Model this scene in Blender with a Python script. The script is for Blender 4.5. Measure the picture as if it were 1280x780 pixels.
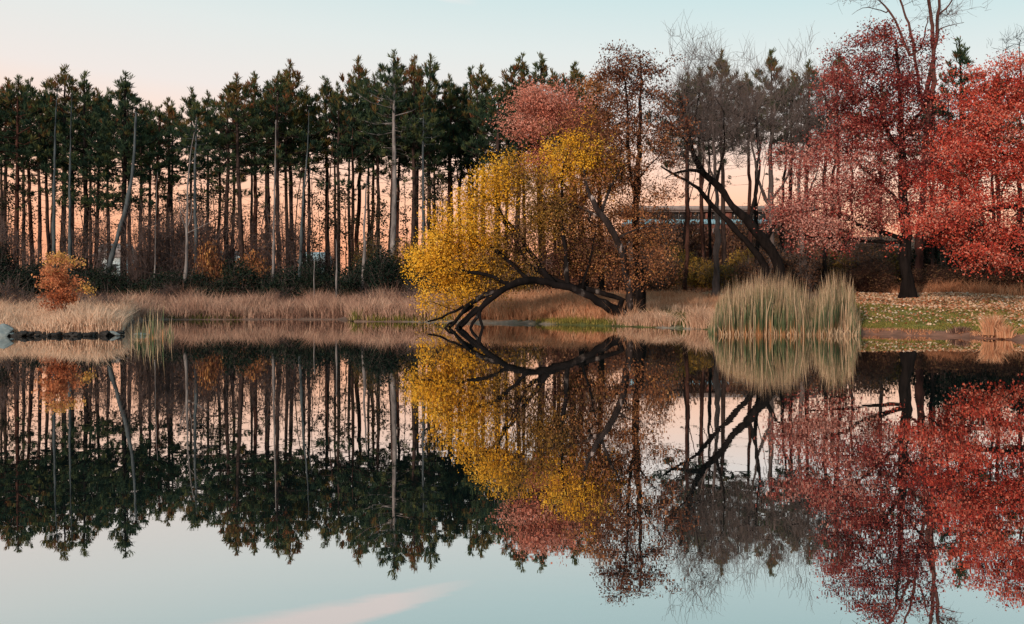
import bpy, math, random
import numpy as np
R = math.radians
rng = np.random.default_rng(7)
random.seed(7)
for o in list(bpy.data.objects):
    bpy.data.objects.remove(o)
S = bpy.context.scene
COL = S.collection

# ------------------------------------------------------------------ camera, sky, sun
F = 1244.0          # focal length in pixels of the 1280 px wide photograph
CH = 1.5            # eye height over the water
cam = bpy.data.cameras.new("Camera")
cam.sensor_width = 36.0
cam.lens = F / 1280 * 36.0
cam.shift_y = -25.0 / 1280
cam.clip_start = 0.1
cam.clip_end = 6000
co = bpy.data.objects.new("Camera", cam)
COL.objects.link(co)
co.location = (0, 0, CH)
co.rotation_euler = (R(90), 0, 0)
S.camera = co

SUN_EL, SUN_AZ = 14.0, 208.0         # azimuth clockwise from +Y: low sun behind the camera, a little to the left
w = bpy.data.worlds.new("World")
S.world = w
w.use_nodes = True
nt = w.node_tree
nt.nodes.clear()
def N(t, **k):
    n = nt.nodes.new(t)
    for a, b in k.items():
        setattr(n, a, b)
    return n
def math_node(tree, op, a, b=None, c=None, clamp=False):
    n = tree.nodes.new('ShaderNodeMath')
    n.operation = op
    n.use_clamp = clamp
    for i, v in enumerate((a, b, c)):
        if v is None: continue
        if isinstance(v, (int, float)): n.inputs[i].default_value = v
        else: tree.links.new(v, n.inputs[i])
    return n.outputs[0]
sky = N('ShaderNodeTexSky', sky_type='NISHITA', sun_disc=False)
sky.sun_elevation = R(SUN_EL)
sky.sun_rotation = R(SUN_AZ)
sky.dust_density = 2.0
geo = N('ShaderNodeTexCoord')
sep = N('ShaderNodeSeparateXYZ')
nt.links.new(geo.outputs['Generated'], sep.inputs[0])
X, Y, Z = sep.outputs
ax = math_node(nt, 'MULTIPLY', X, 0.30)
ax = math_node(nt, 'ADD', ax, 1.0)
el = math_node(nt, 'MULTIPLY', Z, ax)
ramp = N('ShaderNodeValToRGB')
stops = [(0.0, (.76, .30, .17)), (.045, (.99, .41, .22)), (.088, (1.0, .53, .335)), (.135, (.94, .64, .50)),
         (.18, (.78, .705, .66)), (.235, (.68, .715, .69)), (.30, (.52, .67, .67)), (.42, (.34, .57, .59)),
         (.65, (.27, .46, .52)), (1.0, (.2, .36, .44))]
cr = ramp.color_ramp
while len(cr.elements) < len(stops):
    cr.elements.new(.5)
for e, (p, c) in zip(cr.elements, stops):
    e.position = p
    e.color = (*c, 1)
nt.links.new(el, ramp.inputs[0])
# one long thin cirrus streak, high up, running from low on the right to high on the left
P0 = np.array([(600 - 640) / F, 1, (365 - 5) / F]); P0 /= np.linalg.norm(P0)
P1 = np.array([(360 - 640) / F, 1, (365 + 55) / F]); P1 /= np.linalg.norm(P1)
T = P1 - P0; T /= np.linalg.norm(T)
Nn = np.cross(P0, P1); Nn /= np.linalg.norm(Nn)
def dot(vec):
    n = N('ShaderNodeVectorMath', operation='DOT_PRODUCT')
    nt.links.new(geo.outputs['Generated'], n.inputs[0])
    n.inputs[1].default_value = tuple(vec)
    return n.outputs['Value']
noi = N('ShaderNodeTexNoise')
noi.inputs['Scale'].default_value = 9
noi.inputs['Detail'].default_value = 4
nt.links.new(geo.outputs['Generated'], noi.inputs[0])
nz = math_node(nt, 'MULTIPLY_ADD', noi.outputs[0], .012, -.006)
al = math_node(nt, 'SUBTRACT', dot(T), float(P0 @ T))          # along the streak
ac = math_node(nt, 'ABSOLUTE', math_node(nt, 'ADD', dot(Nn), nz))
wd = math_node(nt, 'MULTIPLY_ADD', al, .042, .0022)
mk = math_node(nt, 'DIVIDE', ac, wd)
mk = math_node(nt, 'SUBTRACT', 1.9, mk, clamp=True)
ma = math_node(nt, 'MULTIPLY', al, 12, clamp=True)
mb = math_node(nt, 'SUBTRACT', 5.0, math_node(nt, 'MULTIPLY', al, 8), clamp=True)
mk = math_node(nt, 'MULTIPLY', math_node(nt, 'MULTIPLY', mk, ma), math_node(nt, 'MULTIPLY', mb, .85))
front = math_node(nt, 'GREATER_THAN', Y, 0.0)
mk = math_node(nt, 'MULTIPLY', mk, front)
mc = N('ShaderNodeMix', data_type='RGBA')
nt.links.new(mk, mc.inputs[0])
nt.links.new(ramp.outputs[0], mc.inputs[6])
mc.inputs[7].default_value = (.86, .74, .70, 1)
sc10 = N('ShaderNodeMix', data_type='RGBA', blend_type='MULTIPLY')
sc10.inputs[0].default_value = 1
nt.links.new(mc.outputs[2], sc10.inputs[6])
sc10.inputs[7].default_value = (10, 10, 10, 1)
mx = N('ShaderNodeMix', data_type='RGBA')
mx.inputs[0].default_value = .90
nt.links.new(sky.outputs[0], mx.inputs[6])
nt.links.new(sc10.outputs[2], mx.inputs[7])
bg = N('ShaderNodeBackground')
bg.inputs[1].default_value = 0.1
nt.links.new(mx.outputs[2], bg.inputs[0])
wo = N('ShaderNodeOutputWorld')
nt.links.new(bg.outputs[0], wo.inputs[0])

sl = bpy.data.lights.new("sun", 'SUN')
sl.energy = 3.0
sl.angle = R(3)
sl.color = (1.0, .80, .66)
so = bpy.data.objects.new("sun", sl)
COL.objects.link(so)
from mathutils import Vector, Matrix
sd = Vector((math.sin(R(SUN_AZ)) * math.cos(R(SUN_EL)), math.cos(R(SUN_AZ)) * math.cos(R(SUN_EL)), math.sin(R(SUN_EL))))
so.rotation_euler = sd.to_track_quat('Z', 'Y').to_euler()
S.view_settings.view_transform = 'Standard'
S.view_settings.look = 'None'
S.view_settings.exposure = 0.30
S.view_settings.gamma = 1.0
S.render.engine = 'CYCLES'
S.cycles.max_bounces = 6
S.cycles.transparent_max_bounces = 4

# ------------------------------------------------------------------ materials
def new_mat(name):
    m = bpy.data.materials.new(name)
    m.use_nodes = True
    m.node_tree.nodes.clear()
    return m, m.node_tree
def ramp_node(t, stops, fac):
    r = t.nodes.new('ShaderNodeValToRGB')
    e = r.color_ramp.elements
    while len(e) < len(stops): e.new(.5)
    for el_, (p, c) in zip(e, stops):
        el_.position = p
        el_.color = (*c, 1)
    t.links.new(fac, r.inputs[0])
    return r.outputs[0]
def attr(t, name):
    a = t.nodes.new('ShaderNodeAttribute')
    a.attribute_name = name
    return a
def noise(t, scale, detail=3, vec=None, stretch=None):
    n = t.nodes.new('ShaderNodeTexNoise')
    n.inputs['Scale'].default_value = scale
    n.inputs['Detail'].default_value = detail
    if vec is None:
        tc = t.nodes.new('ShaderNodeTexCoord')
        vec = tc.outputs['Object']
    if stretch:
        mp = t.nodes.new('ShaderNodeMapping')
        mp.inputs['Scale'].default_value = stretch
        t.links.new(vec, mp.inputs[0])
        vec = mp.outputs[0]
    t.links.new(vec, n.inputs[0])
    return n.outputs[0]
def leaf_mat(name, stops, trans=.35, obj_var=.0):
    m, t = new_mat(name)
    fac = attr(t, 'tone').outputs['Fac']
    if obj_var:
        oi = t.nodes.new('ShaderNodeObjectInfo')
        fac = math_node(t, 'ADD', fac, math_node(t, 'MULTIPLY_ADD', oi.outputs['Random'], obj_var, -obj_var / 2))
    c = ramp_node(t, stops, fac)
    d = t.nodes.new('ShaderNodeBsdfDiffuse')
    tr = t.nodes.new('ShaderNodeBsdfTranslucent')
    t.links.new(c, d.inputs[0])
    t.links.new(c, tr.inputs[0])
    mx = t.nodes.new('ShaderNodeMixShader')
    mx.inputs[0].default_value = trans
    t.links.new(d.outputs[0], mx.inputs[1])
    t.links.new(tr.outputs[0], mx.inputs[2])
    o = t.nodes.new('ShaderNodeOutputMaterial')
    t.links.new(mx.outputs[0], o.inputs[0])
    return m
def bark_mat(name, c0, c1, c2=None, scale=6, patch=.5, bump=.4):
    m, t = new_mat(name)
    n = noise(t, scale, 5, stretch=(1, 1, .25))
    st = [(.3, c0), (.62, c1)]
    if c2: st.append((.62 + patch * .25, c2))
    c = ramp_node(t, st, n)
    p = t.nodes.new('ShaderNodeBsdfPrincipled')
    p.inputs['Roughness'].default_value = .9
    p.inputs['Specular IOR Level'].default_value = .05
    t.links.new(c, p.inputs['Base Color'])
    b = t.nodes.new('ShaderNodeBump')
    b.inputs['Strength'].default_value = bump
    b.inputs['Distance'].default_value = .05
    t.links.new(noise(t, scale * 3, 4, stretch=(1, 1, .2)), b.inputs['Height'])
    t.links.new(b.outputs[0], p.inputs['Normal'])
    o = t.nodes.new('ShaderNodeOutputMaterial')
    t.links.new(p.outputs[0], o.inputs[0])
    return m
def plain_mat(name, c0, c1=None, scale=4, rough=.8, spec=.3, stretch=None):
    m, t = new_mat(name)
    p = t.nodes.new('ShaderNodeBsdfPrincipled')
    p.inputs['Roughness'].default_value = rough
    p.inputs['Specular IOR Level'].default_value = spec
    c = ramp_node(t, [(.3, c0), (.7, c1 or tuple(v * .8 for v in c0))], noise(t, scale, 4, stretch=stretch))
    t.links.new(c, p.inputs['Base Color'])
    o = t.nodes.new('ShaderNodeOutputMaterial')
    t.links.new(p.outputs[0], o.inputs[0])
    return m

M = {}
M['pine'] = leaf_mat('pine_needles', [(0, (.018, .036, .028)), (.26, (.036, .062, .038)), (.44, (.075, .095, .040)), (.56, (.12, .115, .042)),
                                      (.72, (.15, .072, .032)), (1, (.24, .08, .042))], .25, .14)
M['pine_gold'] = leaf_mat('gold_needles', [(0, (.05, .055, .022)), (.5, (.14, .10, .03)), (1, (.30, .17, .04))], .25)
M['red'] = leaf_mat('red_oak_leaves', [(0, (.06, .014, .014)), (.33, (.22, .03, .026)), (.56, (.46, .056, .042)),
                                       (.80, (.64, .125, .075)), (1, (.66, .30, .23))], .35)
M['crimson'] = leaf_mat('crimson_oak_leaves', [(0, (.045, .014, .016)), (.30, (.14, .028, .030)), (.54, (.32, .055, .048)),
                                               (.76, (.46, .155, .12)), (1, (.62, .34, .285))], .35)
M['salmon'] = leaf_mat('salmon_leaves', [(0, (.12, .04, .03)), (.35, (.28, .09, .055)), (.65, (.56, .19, .13)), (1, (.70, .36, .28))], .35)
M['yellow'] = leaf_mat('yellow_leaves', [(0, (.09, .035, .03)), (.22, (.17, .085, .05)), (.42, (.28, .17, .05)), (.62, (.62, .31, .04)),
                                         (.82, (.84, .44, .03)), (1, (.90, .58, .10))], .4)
M['rust'] = leaf_mat('rust_leaves', [(0, (.07, .03, .02)), (.35, (.24, .10, .052)), (.6, (.42, .18, .08)), (.82, (.56, .28, .09)), (1, (.62, .36, .19))], .35)
M['maroon'] = leaf_mat('maroon_leaves', [(0, (.045, .02, .016)), (.5, (.18, .07, .045)), (1, (.40, .19, .09))], .3)
M['orange'] = leaf_mat('orange_leaves', [(0, (.18, .055, .03)), (.4, (.46, .15, .07)), (.75, (.66, .30, .15)), (1, (.62, .36, .10))], .35)
M['evergreen'] = leaf_mat('dark_shrub_leaves', [(0, (.009, .017, .014)), (.55, (.019, .031, .022)), (.85, (.042, .050, .027)), (1, (.09, .055, .03))], .2, .2)
M['brush'] = leaf_mat('brown_brush_leaves', [(0, (.05, .032, .024)), (.5, (.15, .078, .052)), (.8, (.26, .13, .07)), (1, (.32, .18, .08))], .3, .2)
M['tawny'] = leaf_mat('yellow_brush_leaves', [(0, (.06, .05, .02)), (.4, (.16, .10, .035)), (.75, (.36, .20, .04)), (1, (.5, .30, .07))], .3, .2)
M['speck'] = leaf_mat('understory_leaves', [(0, (.02, .022, .018)), (.6, (.05, .045, .03)), (1, (.14, .08, .04))], .25)
M['dry'] = leaf_mat('dry_grass', [(0, (.17, .09, .06)), (.35, (.44, .26, .17)), (.7, (.68, .46, .325)), (1, (.80, .60, .45))], .3)
M['rustgrass'] = leaf_mat('russet_grass', [(0, (.15, .065, .035)), (.35, (.44, .19, .10)), (.7, (.58, .31, .18)), (1, (.66, .43, .28))], .3)
M['mauve'] = leaf_mat('pinkish_grass', [(0, (.10, .055, .045)), (.4, (.33, .19, .14)), (.75, (.54, .34, .25)), (1, (.68, .47, .35))], .3)
M['greengrass'] = leaf_mat('green_grass', [(0, (.035, .05, .018)), (.45, (.12, .125, .035)), (.8, (.24, .21, .055)), (1, (.40, .29, .09))], .3)
M['fallen'] = leaf_mat('fallen_leaf', [(0, (.17, .06, .035)), (.3, (.40, .15, .07)), (.55, (.50, .29, .17)), (.8, (.60, .44, .31)), (1, (.70, .60, .50))], .1)
M['bark'] = bark_mat('pine_bark', (.018, .013, .012), (.058, .038, .033))
M['redbark'] = bark_mat('red_pine_bark', (.022, .011, .009), (.070, .032, .024))
M['darkbark'] = bark_mat('dark_bark', (.0045, .0038, .0038), (.014, .011, .0105))
M['archbark'] = bark_mat('willow_bark', (.0035, .003, .0032), (.012, .0092, .009), (.20, .165, .15), 2.2, .72)
M['patchbark'] = bark_mat('peeling_bark', (.008, .006, .006), (.035, .026, .024), (.42, .35, .33), 4, .24)
M['pale'] = bark_mat('pale_bark', (.08, .072, .072), (.22, .20, .195), (.33, .31, .30), 5)
M['bluegrey'] = bark_mat('blue_grey_bark', (.028, .036, .041), (.075, .09, .098), None, 5)
M['twig'] = bark_mat('grey_twig', (.05, .04, .038), (.15, .118, .11), None, 3, bump=0)
M['thicket'] = bark_mat('thicket_twig', (.05, .036, .034), (.135, .10, .095), None, 3, bump=0)
M['redtwig'] = bark_mat('russet_twig', (.04, .018, .015), (.11, .05, .042), None, 3, bump=0)

# cattail blades: straw base, green middle, straw tips, all their own colours
m, t = new_mat('cattail_blades')
hh = attr(t, 'h').outputs['Fac']
tn = attr(t, 'tone').outputs['Fac']
f = math_node(t, 'ADD', hh, math_node(t, 'MULTIPLY_ADD', tn, .30, -.15))
cg = ramp_node(t, [(0, (.40, .18, .08)), (.15, (.50, .24, .11)), (.25, (.10, .12, .055)), (.44, (.09, .13, .07)), (.60, (.20, .19, .10)),
                   (.76, (.36, .235, .145)), (1, (.46, .31, .21))], f)
cd = ramp_node(t, [(0, (.40, .20, .10)), (.25, (.42, .27, .17)), (1, (.58, .42, .28))], f)
pick = math_node(t, 'GREATER_THAN', tn, .58)
mxn = t.nodes.new('ShaderNodeMix'); mxn.data_type = 'RGBA'
t.links.new(pick, mxn.inputs[0]); t.links.new(cg, mxn.inputs[6]); t.links.new(cd, mxn.inputs[7])
d = t.nodes.new('ShaderNodeBsdfDiffuse'); tr = t.nodes.new('ShaderNodeBsdfTranslucent')
t.links.new(mxn.outputs[2], d.inputs[0]); t.links.new(mxn.outputs[2], tr.inputs[0])
ms = t.nodes.new('ShaderNodeMixShader'); ms.inputs[0].default_value = .3
t.links.new(d.outputs[0], ms.inputs[1]); t.links.new(tr.outputs[0], ms.inputs[2])
o = t.nodes.new('ShaderNodeOutputMaterial'); t.links.new(ms.outputs[0], o.inputs[0])
M['cattail'] = m

# ground: colour zones come from the mesh attribute, grain from noise
m, t = new_mat('ground_soil')
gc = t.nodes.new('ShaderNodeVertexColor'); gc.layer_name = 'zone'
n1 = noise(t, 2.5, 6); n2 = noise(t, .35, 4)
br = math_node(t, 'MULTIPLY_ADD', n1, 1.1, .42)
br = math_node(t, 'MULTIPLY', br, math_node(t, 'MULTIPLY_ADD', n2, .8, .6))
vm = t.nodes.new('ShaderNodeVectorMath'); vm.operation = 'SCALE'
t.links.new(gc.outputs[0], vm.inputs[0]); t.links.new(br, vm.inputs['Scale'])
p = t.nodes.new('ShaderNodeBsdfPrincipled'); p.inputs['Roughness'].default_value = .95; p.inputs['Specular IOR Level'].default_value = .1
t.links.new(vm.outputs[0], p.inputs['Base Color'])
b = t.nodes.new('ShaderNodeBump'); b.inputs['Strength'].default_value = .6; b.inputs['Distance'].default_value = .06
t.links.new(noise(t, 7, 6), b.inputs['Height']); t.links.new(b.outputs[0], p.inputs['Normal'])
o = t.nodes.new('ShaderNodeOutputMaterial'); t.links.new(p.outputs[0], o.inputs[0])
M['ground'] = m

m, t = new_mat('pond_water')
gl = t.nodes.new('ShaderNodeBsdfGlossy'); gl.inputs['Roughness'].default_value = .0; gl.inputs[0].default_value = (.94, .93, .915, 1)
df = t.nodes.new('ShaderNodeBsdfDiffuse'); df.inputs[0].default_value = (.012, .02, .02, 1)
fr = t.nodes.new('ShaderNodeLayerWeight'); fr.inputs['Blend'].default_value = .5
fc = math_node(t, 'MULTIPLY_ADD', fr.outputs['Facing'], .76, .20, clamp=True)
bp = t.nodes.new('ShaderNodeBump'); bp.inputs['Strength'].default_value = 1.0; bp.inputs['Distance'].default_value = .0008
wn = noise(t, 1.0, 3, stretch=(1.0, 2.4, 1))
wn2 = noise(t, .16, 2, stretch=(.6, 1.6, 1))
t.links.new(math_node(t, 'MULTIPLY', wn, math_node(t, 'MULTIPLY_ADD', wn2, 1.6, -.3)), bp.inputs['Height'])
t.links.new(bp.outputs[0], gl.inputs['Normal'])
ms = t.nodes.new('ShaderNodeMixShader')
t.links.new(fc, ms.inputs[0]); t.links.new(df.outputs[0], ms.inputs[1]); t.links.new(gl.outputs[0], ms.inputs[2])
o = t.nodes.new('ShaderNodeOutputMaterial'); t.links.new(ms.outputs[0], o.inputs[0])
M['water'] = m

M['stone'] = plain_mat('shore_stone', (.009, .008, .008), (.032, .028, .026), 3)
M['palestone'] = plain_mat('pale_stone', (.22, .26, .265), (.12, .145, .15), 5)
M['brick'] = plain_mat('red_brick', (.20, .075, .055), (.13, .05, .04), 1.5)
M['roof'] = plain_mat('grey_roof', (.26, .22, .21), (.19, .16, .155), .7)
M['blueband'] = plain_mat('blue_panel', (.22, .42, .52), (.17, .34, .44), .5, .6)
M['glass'] = plain_mat('dark_glass', (.015, .018, .02), (.03, .03, .03), .4, .15, .5)
M['cream'] = plain_mat('cream_siding', (.55, .40, .22), (.46, .33, .19), .6)
M['whitewall'] = plain_mat('white_siding', (.62, .70, .72), (.52, .60, .62), .6)

# ------------------------------------------------------------------ mesh helpers
def mesh_from(name, verts, faces, mats, tone=None, h=None, smooth=False, fmat=None):
    """verts (n,3); faces = list of (m,k) int arrays; one mesh"""
    me = bpy.data.meshes.new(name)
    verts = np.asarray(verts, np.float32)
    faces = [np.asarray(f_, np.int32) for f_ in faces if len(f_)]
    tot = np.concatenate([np.full(len(f_), f_.shape[1], np.int32) for f_ in faces])
    loops = np.concatenate([f_.ravel() for f_ in faces])
    start = np.concatenate([[0], np.cumsum(tot)[:-1]]).astype(np.int32)
    me.vertices.add(len(verts)); me.vertices.foreach_set('co', verts.ravel())
    me.loops.add(len(loops)); me.loops.foreach_set('vertex_index', loops)
    me.polygons.add(len(tot)); me.polygons.foreach_set('loop_start', start)
    try: me.polygons.foreach_set('loop_total', tot)
    except Exception: pass
    if fmat is not None: me.polygons.foreach_set('material_index', np.asarray(fmat, np.int32))
    if smooth: me.polygons.foreach_set('use_smooth', np.ones(len(tot), bool))
    me.update(calc_edges=True)
    for nm, arr in (('tone', tone), ('h', h)):
        if arr is not None:
            a = me.attributes.new(nm, 'FLOAT', 'POINT')
            a.data.foreach_set('value', np.asarray(arr, np.float32))
    for mm in (mats if isinstance(mats, (list, tuple)) else [mats]):
        me.materials.append(mm)
    return me
def link(name, me, parent=None, loc=None):
    ob = bpy.data.objects.new(name, me)
    COL.objects.link(ob)
    if parent: ob.parent = parent
    if loc is not None: ob.location = tuple(loc)
    return ob
def tag(ob, label=None, cat=None, group=None, kind=None):
    if label: ob['label'] = label
    if cat: ob['category'] = cat
    if group: ob['group'] = group
    if kind: ob['kind'] = kind
    return ob
def thing(name, label, cat, loc=(0, 0, 0), rotz=0, group=None):
    ob = bpy.data.objects.new(name, None)
    ob.empty_display_size = .3
    COL.objects.link(ob)
    ob.location = tuple(loc); ob.rotation_euler = (0, 0, rotz)
    return tag(ob, label, cat, group)
class Geo:
    def __init__(s): s.v = []; s.f = {3: [], 4: []}; s.n = 0; s.tone = []; s.h = []
    def add(s, v, f_, tone=.5, h=None):
        v = np.asarray(v, float).reshape(-1, 3); f_ = np.asarray(f_, int)
        s.v.append(v); s.f[f_.shape[1]].append(f_ + s.n); s.n += len(v)
        s.tone.append(np.full(len(v), tone) if np.isscalar(tone) else np.asarray(tone))
        if h is not None: s.h.append(np.asarray(h))
    def mesh(s, name, mats, smooth=False):
        V = np.concatenate(s.v)
        fs = [np.concatenate(s.f[k]) for k in (3, 4) if s.f[k]]
        return mesh_from(name, V, fs, mats, np.concatenate(s.tone), np.concatenate(s.h) if s.h else None, smooth)
    def box(s, x0, y0, z0, x1, y1, z1):
        v = [(x, y, z) for z in (z0, z1) for (x, y) in ((x0, y0), (x1, y0), (x1, y1), (x0, y1))]
        s.add(v, [(0, 3, 2, 1), (4, 5, 6, 7), (0, 1, 5, 4), (1, 2, 6, 5), (2, 3, 7, 6), (3, 0, 4, 7)])
    def tube(s, pts, rad, sides=7, cap=True):
        pts = np.asarray(pts, float); rad = np.asarray(rad, float); n = len(pts)
        tang = np.gradient(pts, axis=0); tang /= np.linalg.norm(tang, axis=1, keepdims=True) + 1e-9
        up = np.array([0, 0, 1.]) if abs(tang[0][2]) < .8 else np.array([1., 0, 0])
        a = np.cross(tang, up); a /= np.linalg.norm(a, axis=1, keepdims=True) + 1e-9
        for i in range(1, n):
            q = a[i - 1] - tang[i] * (a[i - 1] @ tang[i]); a[i] = q / (np.linalg.norm(q) + 1e-9)
        b_ = np.cross(tang, a)
        th = np.arange(sides) / sides * 2 * math.pi
        ring = pts[:, None] + rad[:, None, None] * (a[:, None] * np.cos(th)[None, :, None] + b_[:, None] * np.sin(th)[None, :, None])
        i = np.arange(n - 1)[:, None] * sides; j = np.arange(sides)[None]; k = (j + 1) % sides
        q = np.stack([i + j, i + k, i + sides + k, i + sides + j], -1).reshape(-1, 4)
        s.add(ring.reshape(-1, 3), q)
    def sticks(s, A, B, ra, rb, tone=.5):
        """many thin three-sided tapered twigs at once"""
        A = np.asarray(A, float); B = np.asarray(B, float); n = len(A)
        if n == 0: return
        ra = np.broadcast_to(ra, n); rb = np.broadcast_to(rb, n)
        d_ = B - A; d_ /= np.linalg.norm(d_, axis=1, keepdims=True) + 1e-9
        u = np.cross(d_, np.array([.31, .87, .38])); u /= np.linalg.norm(u, axis=1, keepdims=True) + 1e-9
        v_ = np.cross(d_, u)
        V = []
        for th in (0, 2.094, 4.189):
            o_ = u * math.cos(th) + v_ * math.sin(th)
            V.append(A + o_ * ra[:, None]); V.append(B + o_ * rb[:, None])
        V = np.stack(V, 1)
        base = np.arange(n)[:, None, None] * 6
        q = np.array([[0, 2, 3, 1], [2, 4, 5, 3], [4, 0, 1, 5]])[None] + base
        s.add(V.reshape(-1, 3), q.reshape(-1, 4), tone)
    def leaves(s, C, size, tone, nrm_bias=(0, 0, .4), aspect=.62):
        """folded leaf quads"""
        C = np.asarray(C, float); n = len(C)
        if n == 0: return
        nv = rng.normal(size=(n, 3)) + np.array(nrm_bias); nv /= np.linalg.norm(nv, axis=1, keepdims=True)
        t_ = rng.normal(size=(n, 3)) + np.array([0, 0, -.5]); t_ -= nv * (t_ * nv).sum(1, keepdims=True); t_ /= np.linalg.norm(t_, axis=1, keepdims=True)
        w_ = np.cross(nv, t_)
        L = (np.broadcast_to(size, n) * rng.uniform(.65, 1.3, n))[:, None]
        V = np.stack([C - t_ * L * .5, C + w_ * L * aspect * .5 + nv * L * .12, C + t_ * L * .5, C - w_ * L * aspect * .5 + nv * L * .12], 1)
        b0 = np.arange(n)[:, None] * 4
        f_ = np.concatenate([b0 + np.array([[0, 1, 2]]), b0 + np.array([[0, 2, 3]])], 0)
        s.add(V.reshape(-1, 3), f_, np.repeat(np.clip(np.broadcast_to(tone, n), 0, 1), 4))
    def blades(s, B, H, W, lean, tone, segs=1, dirbias=None):
        """grass blades standing on points B"""
        B = np.asarray(B, float); n = len(B)
        if n == 0: return
        H = np.broadcast_to(H, n); W = np.broadcast_to(W, n)
        th = rng.uniform(0, math.pi, n)
        side = np.stack([np.cos(th), np.sin(th), np.zeros(n)], 1)
        ln = rng.normal(size=(n, 2)) * np.broadcast_to(lean, n)[:, None]
        if dirbias is not None: ln = ln + np.asarray(dirbias)
        off = np.concatenate([ln, np.zeros((n, 1))], 1) * H[:, None]
        hw = (W * .5)[:, None]
        zt = np.array([0, 0, 1.])
        if segs == 1:
            V = np.stack([B - side * hw, B + side * hw, B + off + zt * H[:, None]], 1)
            s.add(V.reshape(-1, 3), np.arange(n * 3).reshape(-1, 3), np.repeat(np.clip(tone, 0, 1), 3), np.tile([0, 0, 1.], n))
        else:
            mid = B + off * .25 + zt * (H * .55)[:, None]
            top = B + off + zt * (H * .97)[:, None]
            V = np.stack([B - side * hw, B + side * hw, mid - side * hw * .9, mid + side * hw * .9, top], 1)
            b0 = np.arange(n)[:, None] * 5
            f_ = np.concatenate([b0 + np.array([[0, 1, 3]]), b0 + np.array([[0, 3, 2]]), b0 + np.array([[2, 3, 4]])], 0)
            s.add(V.reshape(-1, 3), f_, np.repeat(np.clip(tone, 0, 1), 5), np.tile([0, 0, .55, .55, 1.], n))

def Pt(px, py, d_):
    return np.array([(px - 640) / F * d_, d_, CH - (py - 365) / F * d_])

# ------------------------------------------------------------------ terrain
SH = np.array([(-900, 432), (-300, 425), (0, 420), (60, 420.5), (152, 419.5), (166, 402), (200, 399.5), (430, 399.5), (442, 402), (548, 402.5), (600, 404), (650, 404.5),
               (740, 407), (830, 410), (884, 412), (896, 416), (1068, 417), (1100, 418.5), (1200, 421.5), (1280, 426), (1500, 432), (2200, 436)], float)
SHD = CH * F / (SH[:, 1] - 365)
TD = np.array([30, 40, 48, 60, 70, 90, 120, 150, 185, 300, 900, 6000.])
ZL = np.array([.0, .15, .25, .55, .95, 1.1, 1.1, 1.1, 1.1, .8, 0, -20])
ZC = np.array([.0, .0, .2, .9, 1.85, 3.1, 6.2, 9.9, 10.9, 11, 10, 0])
ZR = np.array([.0, .62, 1.05, 1.55, 1.9, 3.6, 6.8, 9.8, 10.9, 11, 10, 0])
def shore(u):
    return np.interp(u * F + 640, SH[:, 0], SHD)
def ground_t(x, y):
    u = x / np.maximum(y, 3.0)
    return np.maximum(np.maximum(y - shore(u), 2.6 - y), np.abs(x) - 75)
def zg(x, y):
    x = np.asarray(x, float); y = np.asarray(y, float)
    px = x / np.maximum(y, 3.0) * F + 640
    t_ = ground_t(x, y)
    zl, zc, zr = (np.interp(y, TD, q) for q in (ZL, ZC, ZR))
    a = np.clip((px - 560) / 200, 0, 1); a = a * a * (3 - 2 * a)
    b_ = np.clip((px - 900) / 160, 0, 1); b_ = b_ * b_ * (3 - 2 * b_)
    z = zl * (1 - a) + (zc * (1 - b_) + zr * b_) * a
    und = .05 * np.sin(x * .9 + 1.3 * np.sin(y * .31)) + .04 * np.sin(y * 1.1 + x * .37)
    land = .13 * np.clip(t_ / .35, 0, 1) + (z + und) * np.clip(t_ / 7, 0, 1)
    land = np.where(y < 2.6, np.clip((2.6 - y) * .3, 0, .1), land)
    return np.where(t_ > 0, land, np.maximum(t_ * .35, -1.4))
xs = np.concatenate([-np.geomspace(3500, 82, 16), np.arange(-80, 80.1, .8), np.geomspace(82, 3500, 16)])
ys = np.concatenate([[-3500, -1200, -400, -120, -40, -10, 0, 1.5, 2.4], np.arange(3, 28, 2.5), np.arange(28, 62, .42), np.arange(62, 110, 1.6), np.geomspace(111, 5500, 26)])
GX, GY = np.meshgrid(xs, ys)
GZ = zg(GX, GY)
nx, ny = len(xs), len(ys)
ii = (np.arange(ny - 1)[:, None] * nx + np.arange(nx - 1)[None]).ravel()
me = mesh_from('ground', np.stack([GX, GY, GZ], -1).reshape(-1, 3), [np.stack([ii, ii + 1, ii + nx + 1, ii + nx], 1)], M['ground'], smooth=True)
px_ = (GX / np.maximum(GY, 3) * F + 640).ravel(); tt = ground_t(GX, GY).ravel(); dd = GY.ravel()
C = np.tile(np.array([.16, .105, .075]), (len(px_), 1))
def setc(mask, c): C[mask] = c
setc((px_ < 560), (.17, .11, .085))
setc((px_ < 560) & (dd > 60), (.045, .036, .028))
setc((px_ >= 560) & (px_ < 900), (.34, .19, .11))
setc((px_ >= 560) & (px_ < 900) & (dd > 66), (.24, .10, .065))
setc((px_ >= 660) & (px_ < 900) & (tt < 9), (.11, .115, .04))
setc((px_ >= 1000) & (dd < 51), (.17, .16, .05))
setc((px_ >= 1000) & (dd < 51) & (tt > 9), (.22, .15, .075))
setc((px_ >= 900) & (dd >= 51), (.13, .075, .05))
setc((px_ >= 1000) & (tt < 1.3), (.26, .125, .085))
setc((px_ < 165) & (tt < 1.2), (.035, .03, .028))
setc((px_ > 515) & (px_ < 690) & (tt < .45) , (.25, .215, .18))
setc((px_ > 810) & (px_ < 892) & (tt < .45), (.25, .21, .175))
setc(tt < -.4, (.03, .03, .025))
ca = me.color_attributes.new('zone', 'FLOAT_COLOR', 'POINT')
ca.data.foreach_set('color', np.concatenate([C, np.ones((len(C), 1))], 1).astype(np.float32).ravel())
tag(link('ground', me), kind='structure')
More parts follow.
